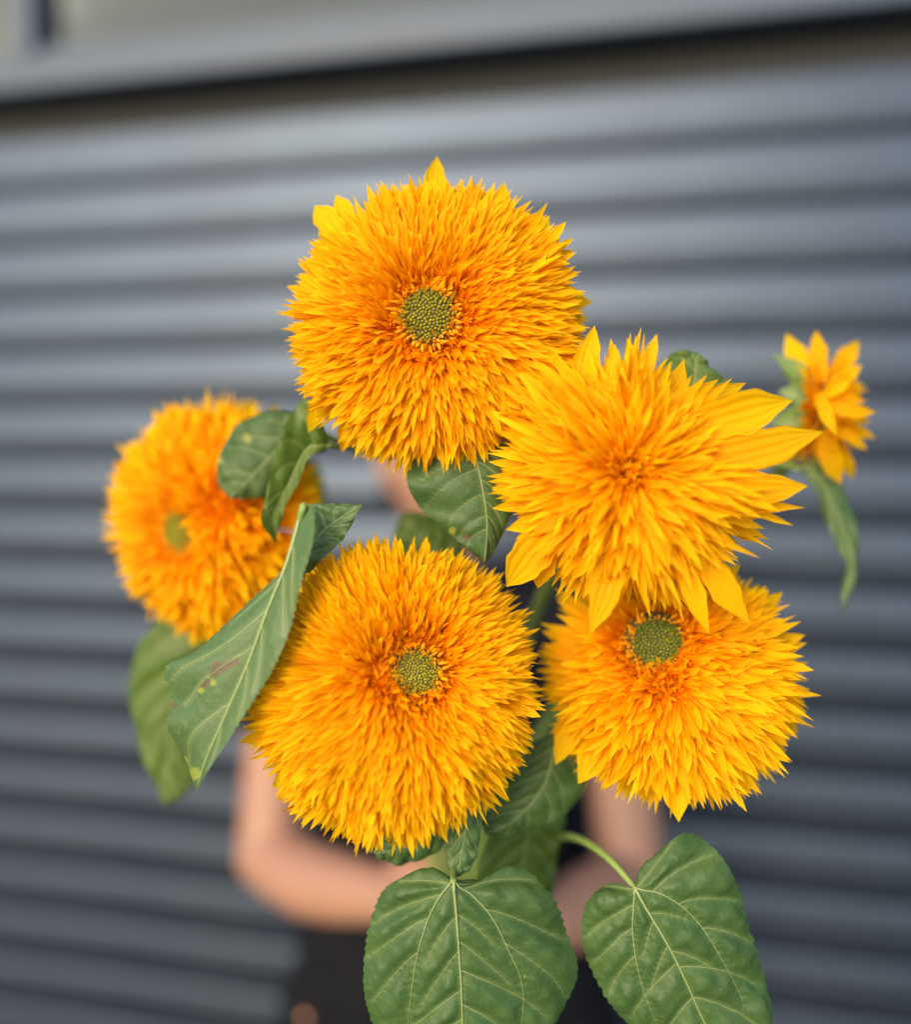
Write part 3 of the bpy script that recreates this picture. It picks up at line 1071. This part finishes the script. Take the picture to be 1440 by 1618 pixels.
# --- shaggy flower right of centre
d = 0.440
mr = empty('sunflower', bundle(2), 'shaggy double sunflower with long ragged petals and no green disc', 'sunflower', GROUP)
C = P(987, 750, d)
ax = facing(2, 2)
Rm = px_len(198, d)
make_head(mr, C, ax, Rm, 1350, 0.0, c0=(-0.02, 0.03), seed=37, Wm=0.062, H=0.25, Lf=(0.16, 0.66), core=0.42, chaos=1.35, tone_shift=-0.12, irregular=0.16, tilt=(8, 92), sx=0.98, sy=0.93)
for (bx, by, tx, ty, wpx, dz, sag) in (
        (1085, 680, 1254, 632, 66, -.012, .04), (1090, 735, 1304, 682, 62, -.014, .03), (1100, 775, 1278, 768, 58, -.014, -.02),
        (1110, 805, 1274, 802, 20, -.010, .02), (1060, 650, 1182, 604, 30, .012, .03), (915, 640, 940, 513, 40, .006, .03),
        (960, 650, 972, 543, 34, .006, .02), (1015, 655, 1000, 560, 36, .008, .02), (1040, 660, 1082, 566, 30, .006, .02),
        (985, 860, 932, 1003, 46, -.010, .04), (1075, 860, 1122, 1002, 34, -.012, .04), (1100, 855, 1186, 986, 44, -.010, .03),
        (880, 830, 800, 928, 62, .004, .10), (870, 860, 850, 930, 40, .004, .05), (890, 770, 783, 776, 34, -.004, .03),
        (900, 700, 862, 640, 30, -.002, .05), (1010, 620, 948, 600, 24, -.016, .03)):
    ray_petal(mr, P(bx, by, d + dz * .3 - 0.006), P(tx, ty, d + dz), px_len(wpx, d), sag, rr, 0.25)
for k in range(64):                       # looser, longer petals all round, sweeping out most at the right
    a = rr.uniform(0, 6.283)
    right = max(0, math.cos(a))
    rb = rr.uniform(60, 120)
    rt = rr.uniform(165, 215) + right ** 2 * rr.uniform(0, 55)
    a2 = a + rr.gauss(0, .10)
    b0 = (985 + rb * math.cos(a), 752 + rb * math.sin(a))
    t0 = (985 + rt * math.cos(a2), 752 + rt * math.sin(a2) * 0.96)
    ray_petal(mr, P(b0[0], b0[1], d - .016), P(t0[0], t0[1], d - rr.uniform(-.004, .012)), px_len(rr.uniform(13, 26), d), rr.uniform(-.02, .07), rr, rr.uniform(0, .5), rr.uniform(0, 1))
stem_mr = stem(mr, C - ax * Rm * 0.3, [(750, 1280, .82), (850, 960, .62), (960, 800, .50)])

# --- lower right flower
d = 0.482
lr = empty('sunflower', bundle(3), 'double sunflower with domed green disc, tucked below the shaggy one', 'sunflower', GROUP)
C = P(1062, 1064, d)
ax = facing(-2, 12)
Rl = px_len(206, d)
make_head(lr, C, ax, Rl, 2200, 0.215, c0=(-0.15, 0.22), c1=(-0.10, -0.10, 0.30), seed=51, Wm=0.056, H=0.36, Lf=(0.13, 0.52), core=0.53, chaos=1.15, floret_tone=1, sx=0.99, sy=0.97)
for (bx, by, tx, ty, wpx, dz, sag) in (
        (1068, 1170, 1073, 1299, 50, -.024, .03), (1150, 1160, 1247, 1200, 44, -.012, .02), (1118, 1170, 1140, 1262, 36, -.018, .02),
        (1150, 1170, 1165, 1262, 24, -.016, .02), (965, 1150, 914, 1238, 50, -.016, .04), (915, 1130, 878, 1208, 36, -.006, .03),
        (1000, 1180, 950, 1246, 32, -.014, .08), (1190, 1030, 1274, 1003, 26, -.002, .02), (1030, 1180, 1044, 1266, 26, -.020, .04),
        (1180, 1090, 1262, 1130, 30, -.008, .02), (1170, 980, 1238, 935, 26, .004, .02), (1120, 950, 1170, 890, 26, .008, .02)):
    ray_petal(lr, P(bx, by, d + dz * .6), P(tx, ty, d + dz), px_len(wpx, d), sag, rr, 0.0)
stem_lr = stem(lr, C - ax * Rl * 0.3, [(760, 1330, .82), (870, 1190, .66), (1000, 1120, .56)])

# --- flower at the left, further back
d = 0.570
lf = empty('sunflower', bundle(4), 'double sunflower turned to the side, half hidden by curled leaves', 'sunflower', GROUP)
C = P(335, 822, d)
ax = facing(-27, -3)
Rf = px_len(196, d)
make_head(lf, C, ax, Rf, 2300, 0.175, c0=(-0.03, -0.06), c1=(0.32, 0.12, 0.8), seed=67, Wm=0.046, H=0.38, core=0.60, Lf=(0.12, 0.43), sx=0.97, sy=1.0)
for (bx, by, tx, ty, wpx, dz, sag) in (
        (400, 720, 438, 640, 30, .03, .02), (380, 720, 400, 628, 34, .02, .02), (340, 960, 302, 1020, 40, .0, .03), (430, 760, 500, 740, 36, .03, .02),
        (440, 790, 512, 790, 34, .03, .02)):
    ray_petal(lf, P(bx, by, d + dz * .4), P(tx, ty, d + dz), px_len(wpx, d), sag, rr, 0.0)
stem_lf = stem(lf, C - ax * Rf * 0.3, [(680, 1330, .84), (560, 1120, .72), (430, 900, .67)])

# --- small half-open flower seen from the side at the right
d = 0.545
sm = empty('sunflower', bundle(5), 'small half-open sunflower seen side-on, with green sepals and drooping leaf', 'sunflower', GROUP)
C = P(1296, 648, d)
ax = nrm(RGT * 0.90 - FWD * 0.40 + UPV * (-0.05))
Rs_ = px_len(100, d)
X, Y, Z = head_frame(ax)
make_head(sm, C, ax, Rs_ * 0.82, 170, 0.0, seed=81, Wm=0.085, H=0.34, Lf=(0.34, 0.70), core=0.36, chaos=1.9, nparts=300, tilt=(5, 66), tone_shift=-0.1, irregular=0.15)
for (bx, by, db, tx, ty, dt, wpx, sag) in (
        (1288, 612, -.012, 1243, 526, .0, 34, .08), (1298, 604, -.018, 1290, 521, -.01, 27, .03), (1306, 604, .0, 1358, 537, .005, 30, .10),
        (1302, 680, -.014, 1329, 766, -.012, 34, .05), (1322, 690, .0, 1350, 760, .004, 20, .16), (1300, 640, -.028, 1386, 652, -.030, 22, .10),
        (1294, 622, -.030, 1322, 688, -.045, 20, .05), (1304, 616, -.014, 1363, 576, -.012, 24, .06), (1312, 662, -.012, 1385, 692, -.014, 20, .05),
        (1308, 640, .012, 1366, 606, .016, 24, .06), (1308, 655, -.020, 1378, 668, -.022, 16, .08), (1308, 668, -.016, 1372, 712, -.016, 18, .06),
        (1300, 676, .010, 1312, 742, .012, 24, .06), (1310, 630, -.022, 1370, 634, -.024, 18, .12), (1302, 625, -.026, 1345, 600, -.034, 20, .06)):
    ray_petal(sm, P(bx, by, d + db), P(tx, ty, d + dt), px_len(wpx, d), sag, rr, 0.1)
for (bx, by, tx, ty, wpx) in ((1282, 600, 1222, 563, 26), (1284, 625, 1230, 618, 30), (1284, 655, 1215, 668, 34), (1290, 668, 1240, 660, 40), (1292, 672, 1298, 700, 20), (1280, 615, 1235, 580, 22)):
    strap('sepal', sm, P(bx, by, d - .012), P(tx, ty, d - .005), px_len(wpx, d), M_SEPAL, rr, -FWD)
vv, ff = tube(catmull([P(1262, 640, d + .01), P(1275, 642, d + .005), P(1290, 645, d)], 10), np.linspace(.010, .022, 10), 14)
mesh_obj('calyx', vv, ff, M_SEPAL, sm, origin=C)
stem_sm = stem(sm, P(1268, 650, d + .008), [(775, 1330, .84), (960, 1000, .70), (1180, 800, .59), (1252, 722, .558), (1268, 690, .553)], 0.005, 0.004)

# ================================================================== leaves
def st(dl, dm, dr, *rows):
    out = []
    for (l, m, q) in rows:
        f = lambda p, dd: (p[0], p[1], p[2] if len(p) > 2 else dd)
        out.append((f(l, dl), f(m, dm), f(q, dr)))
    return out

# broad hanging leaf in the middle
make_leaf(bl, st(.455, .442, .458,
    ((714, 1386, .447), (716, 1388, .447), (720, 1388, .447)), ((660, 1374), (717, 1400), (768, 1392)), ((612, 1398), (719, 1420), (815, 1368)),
    ((586, 1445), (722, 1452), (873, 1408)), ((574, 1505), (725, 1495), (899, 1475)), ((576, 1565), (729, 1555), (914, 1535)),
    ((588, 1625), (731, 1615), (885, 1605)), ((630, 1690), (734, 1670), (830, 1680)), ((737, 1740), (737, 1742), (740, 1740))),
    M_LEAF, seed=2, veins='palmate', quilt=0.0033, nu=150, nv=20, wave=0.0016, nteeth=34, serr=0.03,
    petiole=[(690, 1330, .62), (712, 1345, .50)])
# hanging leaf at the lower right
make_leaf(lr, st(.462, .452, .462,
    ((999, 1398, .456), (1001, 1399, .456), (1003, 1398, .456)), ((968, 1398), (1008, 1410), (1032, 1352)), ((934, 1412), (1020, 1432), (1080, 1315)),
    ((918, 1455), (1038, 1462), (1132, 1342)), ((924, 1510), (1060, 1500), (1168, 1402)), ((948, 1562), (1082, 1545), (1188, 1470)),
    ((985, 1612), (1102, 1590), (1214, 1555)), ((1035, 1660), (1122, 1635), (1213, 1625)), ((1145, 1705), (1145, 1705), (1147, 1705))),
    M_LEAF, seed=5, veins='palmate', quilt=0.0033, nu=150, nv=20, wave=0.0014, nteeth=34, serr=0.03,
    petiole=[(860, 1325, .60), (905, 1322, .52), (955, 1350, .475)])
# long folded leaf in front at the left, blemished
make_leaf(lf, st(.442, .428, .420,
    ((474, 803, .434), (480, 800, .432), (498, 796, .430)), ((462, 850, .438), (467, 850, .430), (497, 848)), ((448, 897, .440), (452, 898), (483, 903)),
    ((398, 945), (434, 940), (470, 958)), ((315, 1022), (416, 985), (454, 1010)), ((256, 1057), (394, 1045), (432, 1060)),
    ((268, 1112), (371, 1098), (404, 1106)), ((262, 1146), (347, 1152), (366, 1163)), ((290, 1196), (327, 1198), (336, 1207)), ((309, 1247), (311, 1248), (313, 1247))),
    M_LEAFP, seed=9, quilt=0.0007, nu=190, nv=22, nlat=5, nteeth=40, serr=0.09, wave=0.001,
    stains=[('brown', 343, 1052, 9), ('brown', 352, 1056, 9), ('brown', 363, 1049, 8), ('brown', 339, 1063, 9), ('brown', 374, 1045, 6), ('brown', 328, 1076, 6), ('brown', 322, 1083, 5), ('brown', 275, 1115, 7),
            ('yellow', 337, 1078, 7), ('yellow', 318, 1090, 6), ('yellow', 308, 1222, 12), ('yellow', 292, 1200, 6)],
    petiole=[(470, 880, .56), (474, 830, .47)])
# turned-up tip beside it
make_leaf(lf, st(.447, .445, .442,
    ((470, 905, .45), (478, 905, .45), (490, 905, .45)), ((474, 860), (490, 868), (505, 888)), ((480, 815), (505, 845), (528, 866)),
    ((488, 797), (522, 830), (545, 850)), ((520, 795), (545, 814), (557, 826)), ((571, 797), (572, 797), (572, 799))),
    M_LEAFP, seed=13, quilt=0.0008, nlat=5, vein_w=0.8, serr=0.02, petiole=[(470, 960, .52)])
# dark oval leaf over the side-turned flower
make_leaf(topf, st(.515, .510, .515,
    ((476, 655), (482, 662), (484, 670)), ((440, 648), (462, 684), (472, 722)), ((398, 658), (434, 716), (452, 760)), ((362, 686), (408, 742), (428, 784)),
    ((344, 730), (388, 764), (404, 788)), ((346, 765), (374, 778), (385, 789)), ((362, 787), (365, 788), (368, 788))),
    M_LEAF, seed=17, quilt=0.0009, nlat=5, serr=0.02, nteeth=20, stains=[('yellow', 391, 692, 8), ('yellow', 347, 728, 6)],
    petiole=[(600, 720, .56), (520, 690, .525)])
# curled leaf seen from below
make_leaf(topf, st(.480, .487, .484,
    ((522, 704, .492), (524, 704, .492), (524, 706, .492)), ((508, 665), (503, 704), (506, 716)), ((482, 628), (487, 708), (491, 722)), ((452, 668), (471, 733), (479, 746)),
    ((431, 728), (456, 766), (464, 777)), ((420, 778), (440, 796), (450, 807)), ((414, 820), (427, 828), (440, 838)), ((434, 858), (435, 858), (436, 858))),
    M_LEAFY, seed=21, quilt=0.0007, nlat=6, serr=0.03, nteeth=22, petiole=[(640, 720, .545), (565, 706, .51)])
# leaf below the topmost flower
make_leaf(topf, st(.462, .456, .462,
    ((742, 690), (745, 690), (748, 690)), ((680, 702), (750, 716), (800, 705)), ((643, 745), (758, 748), (816, 748)), ((656, 792), (766, 790), (812, 795)),
    ((692, 830), (770, 826), (798, 838)), ((732, 862), (769, 858), (783, 868)), ((764, 889), (766, 890), (768, 889))),
    M_LEAF, seed=25, quilt=0.0009, nlat=6, serr=0.025, stains=[('brown', 738, 848, 6), ('yellow', 717, 838, 7)], petiole=[(720, 660, .56), (735, 665, .50)])
# blurred leaf hanging at the far left
make_leaf(lf, st(.60, .595, .60,
    ((428, 925), (430, 926), (432, 927)), ((330, 955), (410, 965), (440, 985)), ((245, 985), (335, 1020), (405, 1040)), ((208, 1048), (290, 1080), (360, 1100)),
    ((205, 1120), (272, 1140), (335, 1160)), ((224, 1190), (268, 1195), (318, 1210)), ((243, 1237), (268, 1237), (300, 1246)), ((260, 1272), (262, 1273), (266, 1272))),
    M_LEAFY, seed=29, quilt=0.003, nlat=6, petiole=[(520, 1010, .68), (470, 950, .63)])
# dark leaf between the two lower flowers
make_leaf(lr, st(.500, .494, .500,
    ((878, 1150), (880, 1150), (882, 1150)), ((932, 1195), (874, 1195), (832, 1180)), ((926, 1245), (862, 1235), (802, 1220)), ((898, 1284), (842, 1266), (780, 1255)),
    ((848, 1311), (816, 1292), (766, 1285)), ((802, 1323), (790, 1309), (760, 1300)), ((765, 1315), (766, 1315), (766, 1314))),
    M_LEAF, seed=31, quilt=0.0014, nlat=5, nteeth=24, petiole=[(900, 1165, .60), (890, 1148, .53)])
# leaf behind it
make_leaf(mr, st(.545, .54, .545,
    ((850, 1262), (850, 1262), (852, 1262)), ((893, 1290), (842, 1290), (790, 1290)), ((886, 1325), (832, 1330), (765, 1330)), ((880, 1372), (826, 1372), (752, 1370)),
    ((868, 1425), (820, 1430), (755, 1430)), ((815, 1490), (816, 1490), (817, 1490))),
    M_LEAFY, seed=35, quilt=0.002, nlat=5, petiole=[(830, 1200, .66), (846, 1235, .58)])
# narrow small leaf above the broad one
make_leaf(mr, st(.462, .457, .462,
    ((746, 1262), (748, 1262), (750, 1262)), ((759, 1290), (739, 1290), (716, 1290)), ((758, 1330), (733, 1330), (706, 1330)), ((752, 1358), (728, 1358), (705, 1360)),
    ((738, 1376), (725, 1374), (712, 1376)), ((722, 1383), (723, 1384), (725, 1383))),
    M_LEAFP, seed=39, quilt=0.0015, nlat=4, nu=70, petiole=[(780, 1240, .60), (760, 1245, .50)])
# small leaf under the largest flower
make_leaf(bl, st(.478, .474, .478,
    ((702, 1300), (704, 1302), (706, 1306)), ((668, 1294), (680, 1318), (698, 1340)), ((618, 1304), (646, 1332), (670, 1356)), ((592, 1318), (614, 1344), (640, 1366)),
    ((584, 1330), (598, 1346), (612, 1360)), ((588, 1346), (590, 1347), (592, 1348))),
    M_LEAF, seed=43, quilt=0.0016, nlat=4, nu=80, petiole=[(700, 1290, .60), (704, 1295, .52)])
# drooping leaf of the small flower
make_leaf(sm, st(.545, .540, .540,
    ((1256, 738), (1258, 740), (1258, 742)), ((1300, 712), (1283, 745), (1272, 752)), ((1324, 738), (1306, 777), (1291, 784)), ((1343, 800), (1326, 822), (1308, 828)),
    ((1359, 862), (1344, 866), (1320, 864)), ((1353, 905), (1346, 905), (1338, 893)), ((1341, 945), (1336, 945), (1331, 940)), ((1322, 978), (1324, 979), (1326, 978))),
    M_LEAFP, seed=47, quilt=0.001, nlat=5, petiole=[(1190, 735, .57), (1225, 733, .555)])
# leaf tips showing behind other flowers
make_leaf(mr, st(.485, .482, .485,
    ((1060, 700), (1062, 700), (1064, 700)), ((1030, 640), (1085, 650), (1140, 660)), ((1040, 585), (1097, 600), (1178, 622)), ((1064, 557), (1100, 572), (1135, 592)),
    ((1092, 556), (1105, 562), (1118, 572)), ((1108, 563), (1110, 564), (1112, 566))),
    M_LEAFY, seed=53, quilt=0.001, nlat=4, nu=70, petiole=[(1000, 760, .52)])
make_leaf(bl, st(.56, .555, .56,
    ((730, 900), (732, 900), (734, 900)), ((650, 900), (690, 880), (730, 860)), ((622, 860), (660, 845), (700, 822)), ((628, 828), (645, 822), (668, 810)), ((640, 808), (642, 808), (644, 808))),
    M_LEAFY, seed=57, quilt=0.001, nlat=4, nu=60, petiole=[(720, 1000, .62)])
make_leaf(lf, st(.64, .64, .64,
    ((480, 850), (482, 850), (484, 850)), ((470, 810), (488, 812), (512, 815)), ((472, 775), (490, 775), (514, 775)), ((480, 745), (492, 745), (508, 748)), ((494, 728), (495, 728), (496, 728))),
    M_LEAFY, seed=59, quilt=0.001, nlat=4, nu=60, petiole=[(500, 980, .70)])

# ================================================================== the person holding the bouquet
def blob(path, radii, sides=16, ref=None):
    """closed tapered limb with rounded ends; path in world space"""
    path = np.asarray(path, float)
    n = max(10, len(path) * 7)
    p = catmull(path, n)
    rad = catmull(np.asarray(radii, float) if np.ndim(radii) == 2 else np.column_stack([radii, radii]), n)
    a = nrm(p[1] - p[0])
    b = nrm(p[-1] - p[-2])
    pre, prer, post, postr = [], [], [], []
    for k in (0.02, 0.35, 0.7, 0.92):
        c = math.sqrt(1 - k * k)
        pre.append(p[0] - a * rad[0].min() * c); prer.append(rad[0] * max(k, .05))
        post.insert(0, p[-1] + b * rad[-1].min() * c); postr.insert(0, rad[-1] * max(k, .05))
    return tube(np.vstack([pre, p, post]), np.vstack([prer, rad, postr]), sides, True, 1.0, ref)

def remeshed(name, parts, voxel, smooth, mat, parent=None, origin=None):
    bm_v, bm_f = [], []
    for v, f in parts:
        k = len(bm_v)
        bm_v += [tuple(x) for x in v]
        bm_f += [tuple(i + k for i in q) for q in f]
    tmp = bpy.data.meshes.new(name)
    tmp.from_pydata(bm_v, [], bm_f)
    bm = bmesh.new()
    bm.from_mesh(tmp)
    bmesh.ops.recalc_face_normals(bm, faces=bm.faces)
    bm.to_mesh(tmp)
    bm.free()
    o = bpy.data.objects.new(name, tmp)
    COL.objects.link(o)
    md = o.modifiers.new('r', 'REMESH')
    md.mode = 'VOXEL'
    md.voxel_size = voxel
    sm_ = o.modifiers.new('s', 'SMOOTH')
    sm_.factor = 0.5
    sm_.iterations = smooth
    dg = bpy.context.evaluated_depsgraph_get()
    me = bpy.data.meshes.new_from_object(o.evaluated_get(dg))
    bpy.data.objects.remove(o)
    bpy.data.meshes.remove(tmp)
    me.name = name
    me.materials.clear()
    me.materials.append(mat)
    me.shade_smooth()
    o = bpy.data.objects.new(name, me)
    COL.objects.link(o)
    if parent is not None:
        o.parent = parent
        o.matrix_parent_inverse = Matrix.Identity(4)
    return o

def B(px, py, d_):
    return P(px, py, d_)

shL, shR = B(480, 985, 1.20), B(925, 985, 1.20)
elL, elR = B(424, 1352, 1.13), B(1000, 1395, 1.11)
wrL, wrR = B(628, 1418, 0.965), B(862, 1462, 0.965)
hip = B(712, 1560, 1.22)
pel = B(712, 1500, 1.22)
chest = B(706, 1080, 1.23)
neck = B(702, 930, 1.24)
headc = B(700, 738, 1.20)
Xb = RGT
parts = []
parts.append(blob([B(712, 1640, 1.22), pel, B(708, 1300, 1.22), chest, B(704, 985, 1.235)], [(.150, .105), (.150, .105), (.125, .095), (.150, .105), (.10, .07)], 24, ref=Xb))
parts.append(blob([B(704, 985, 1.235), neck, B(701, 850, 1.23)], [.062, .056, .056], 18))
parts.append(blob([B(575, 985, 1.23), shL, B(448, 1140, 1.18), elL], [.055, .056, .047, .040], 18))
parts.append(blob([elL, B(500, 1392, 1.06), wrL], [.041, .044, .029], 18))
parts.append(blob([B(835, 985, 1.23), shR, B(975, 1160, 1.17), elR], [.055, .056, .048, .041], 18))
parts.append(blob([elR, B(935, 1430, 1.04), wrR], [.042, .045, .030], 18))
# hands closed round the stems
ctr = lambda py: B(716, py, 0.925)
def hand(wr, py, sgn, lean):
    c = ctr(py)
    pal = c - RGT * sgn * 0.040 + FWD * 0.004
    parts.append(blob([wr, (wr + pal) / 2 + UPV * 0.002, pal], [(.027, .021), (.036, .020), (.037, .016)], 14, ref=UPV))
    for k in range(4):
        off = UPV * (0.029 - 0.0195 * k)
        ln = (0.92, 1.0, 0.96, 0.80)[k]
        pts_ = []
        for a in (200, 165, 125, 85, 45, 10):
            aa = R_(180 - (180 - a) * 1.0)
            rad = 0.0275 if a < 190 else 0.034
            ang = R_(a) if True else aa
            # round the far end of the bundle, back to the palm, on the camera side
            pts_.append(c + off + RGT * sgn * (rad * math.cos(ang)) - FWD * rad * math.sin(ang) * 1.0)
        npt = 6 if ln > .9 else 5
        parts.append(blob(pts_[:npt], [.0098, .0096, .0092, .0088, .0082, .0072][:npt], 10))
    th = [wr + (pal - wr) * .6 + UPV * 0.016, pal + UPV * 0.040 + RGT * sgn * .004 - FWD * .010, c + UPV * 0.052 - FWD * 0.022, c + UPV * 0.056 + RGT * sgn * 0.016 - FWD * 0.026]
    parts.append(blob(th, [.013, .0125, .0105, .0085], 10))
hand(wrL, 1392, 1, 0)
hand(wrR, 1492, -1, 0)
# head with a face
hv, hf = [], []
nu_, nv_ = 40, 32
for i in range(nv_ + 1):
    ph_ = math.pi * i / nv_
    for j in range(nu_):
        th_ = 2 * math.pi * j / nu_
        x, y, z = math.sin(ph_) * math.cos(th_), math.sin(ph_) * math.sin(th_), math.cos(ph_)   # +y = face
        wx, wy, wz = 0.076 * x, 0.098 * y, 0.115 * z
        if z < -0.1:
            wx *= 1 - 0.28 * (-z - 0.1)
            if y < 0:
                wy *= 1 - 0.35 * (-z - 0.1)
        if y > 0:
            wy += 0.020 * math.exp(-((x / 0.16) ** 2 + ((z + 0.18) / 0.20) ** 2))          # nose
            wy -= 0.008 * math.exp(-(((abs(x) - 0.42) / 0.17) ** 2 + ((z - 0.06) / 0.13) ** 2))  # eye sockets
            wy += 0.005 * math.exp(-((x / 0.30) ** 2 + ((z + 0.48) / 0.07) ** 2))          # lips
            wy += 0.006 * math.exp(-((x / 0.28) ** 2 + ((z + 0.85) / 0.12) ** 2))          # chin
        hv.append(headc + RGT * wx - FWD * wy + UPV * wz)
for i in range(nv_):
    for j in range(nu_):
        hf.append((i * nu_ + j, i * nu_ + (j + 1) % nu_, (i + 1) * nu_ + (j + 1) % nu_, (i + 1) * nu_ + j))
parts.append((hv, hf))
for s in (-1, 1):
    e = headc + RGT * s * 0.077 + FWD * 0.008
    parts.append(blob([e - UPV * 0.030 + FWD * .0, e + UPV * .0 + RGT * s * .007, e + UPV * 0.028 + RGT * s * .006], [(.006, .010), (.006, .016), (.006, .013)], 10, ref=RGT))
# legs
ankL, ankR = np.array([-0.12, 1.26, 0.09]), np.array([0.10, 1.26, 0.09])
hL, hR = B(640, 1640, 1.22), B(785, 1640, 1.22)
parts.append(blob([hL, (hL + ankL) / 2 + np.array([0, -.02, 0.02]), ankL], [.085, .058, .038], 16))
parts.append(blob([hR, (hR + ankR) / 2 + np.array([0, -.02, 0.02]), ankR], [.085, .058, .038], 16))
person = remeshed('person', parts, 0.0042, 4, M_SKIN)
person['label'] = 'person in black t-shirt and trousers holding the bouquet in both hands'
person['category'] = 'person'
random.seed(5)

shirt = []
shirt.append(blob([B(712, 1530, 1.21), B(710, 1420, 1.21), B(707, 1290, 1.215), chest, B(704, 965, 1.235)],
                  [(.215, .135), (.205, .130), (.185, .124), (.180, .122), (.10, .075)], 30, ref=Xb))
shirt.append(blob([B(600, 985, 1.23), shL, B(462, 1055, 1.19), B(452, 1105, 1.185)], [.064, .066, .066, .066], 20))
shirt.append(blob([B(810, 985, 1.23), shR, B(955, 1060, 1.19), B(966, 1110, 1.18)], [.064, .066, .066, .066], 20))
tee = remeshed('t_shirt', shirt, 0.006, 8, M_SHIRT, person)
# folds in the cloth
def folds(o, amp, seed):
    me = o.data
    n = len(me.vertices)
    co = np.empty(n * 3, np.float32)
    no = np.empty(n * 3, np.float32)
    me.vertices.foreach_get('co', co)
    me.vertex_normals.foreach_get('vector', no)
    co = co.reshape(-1, 3); no = no.reshape(-1, 3)
    h = np.sin(co[:, 2] * 42 + co[:, 0] * 26 + np.sin(co[:, 0] * 17 + seed) * 2) + 0.6 * np.sin(co[:, 2] * 75 - co[:, 0] * 40 + np.sin(co[:, 2] * 23) * 2)
    me.vertices.foreach_set('co', (co + no * (h * amp)[:, None]).ravel())
    me.update()
folds(tee, 0.0032, 1)
tr = []
tr.append(blob([B(712, 1480, 1.22), B(712, 1560, 1.225), B(712, 1640, 1.225)], [(.205, .128), (.232, .136), (.236, .136)], 30, ref=Xb))
hLf, hRf = B(630, 1660, 1.225), B(795, 1660, 1.225)
tr.append(blob([hLf, (hLf + ankL) / 2, ankL + np.array([0, 0, .0])], [.122, .095, .080], 20))
tr.append(blob([hRf, (hRf + ankR) / 2, ankR + np.array([0, 0, .0])], [.122, .095, .080], 20))
trou = remeshed('trousers', tr, 0.007, 5, M_TROUSER, person)
folds(trou, 0.003, 4)
vv, ff = blob([B(482, 1606, 1.085), B(483, 1606, 1.080)], [.0075, .0075], 12)
mesh_obj('rivet', vv, ff, M_COPPER, trou)
for a in (ankL, ankR):
    vv, ff = blob([a + np.array([0, 0.05, -0.045]), a + np.array([0, -0.05, -0.045]), a + np.array([0, -0.15, -0.055])], [(.040, .042), (.045, .044), (.040, .034)], 16, ref=RGT)
    vv = [np.array([q[0], q[1], max(0.004, q[2])]) for q in vv]
    mesh_obj('shoe', vv, ff, M_SHOE, person)
# hair
hv2, hf2 = [], []
for i in range(25):
    ph_ = math.pi * 0.62 * i / 24
    for j in range(40):
        th_ = 2 * math.pi * j / 40
        lim = 1.0 if math.sin(th_) < 0.15 else 0.58
        p_ = ph_ * lim
        x, y, z = math.sin(p_) * math.cos(th_), math.sin(p_) * math.sin(th_), math.cos(p_)
        bmp = 1 + 0.012 * math.sin(j * 3.1) * math.sin(i * 1.3)
        hv2.append(headc + RGT * 0.085 * x * bmp - FWD * 0.107 * y * bmp + UPV * 0.126 * z * bmp)
for i in range(24):
    for j in range(40):
        hf2.append((i * 40 + j, i * 40 + (j + 1) % 40, (i + 1) * 40 + (j + 1) % 40, (i + 1) * 40 + j))
hair = mesh_obj('hair', hv2, hf2, M_HAIR, person)
for s in (-1, 1):
    e = headc + RGT * s * 0.032 - FWD * 0.083 + UPV * 0.007
    vv, ff = blob([e - RGT * .006, e + RGT * .006], [(.0065, .008), (.0065, .008)], 12)
    mesh_obj('eye', vv, ff, M_EYE, person)
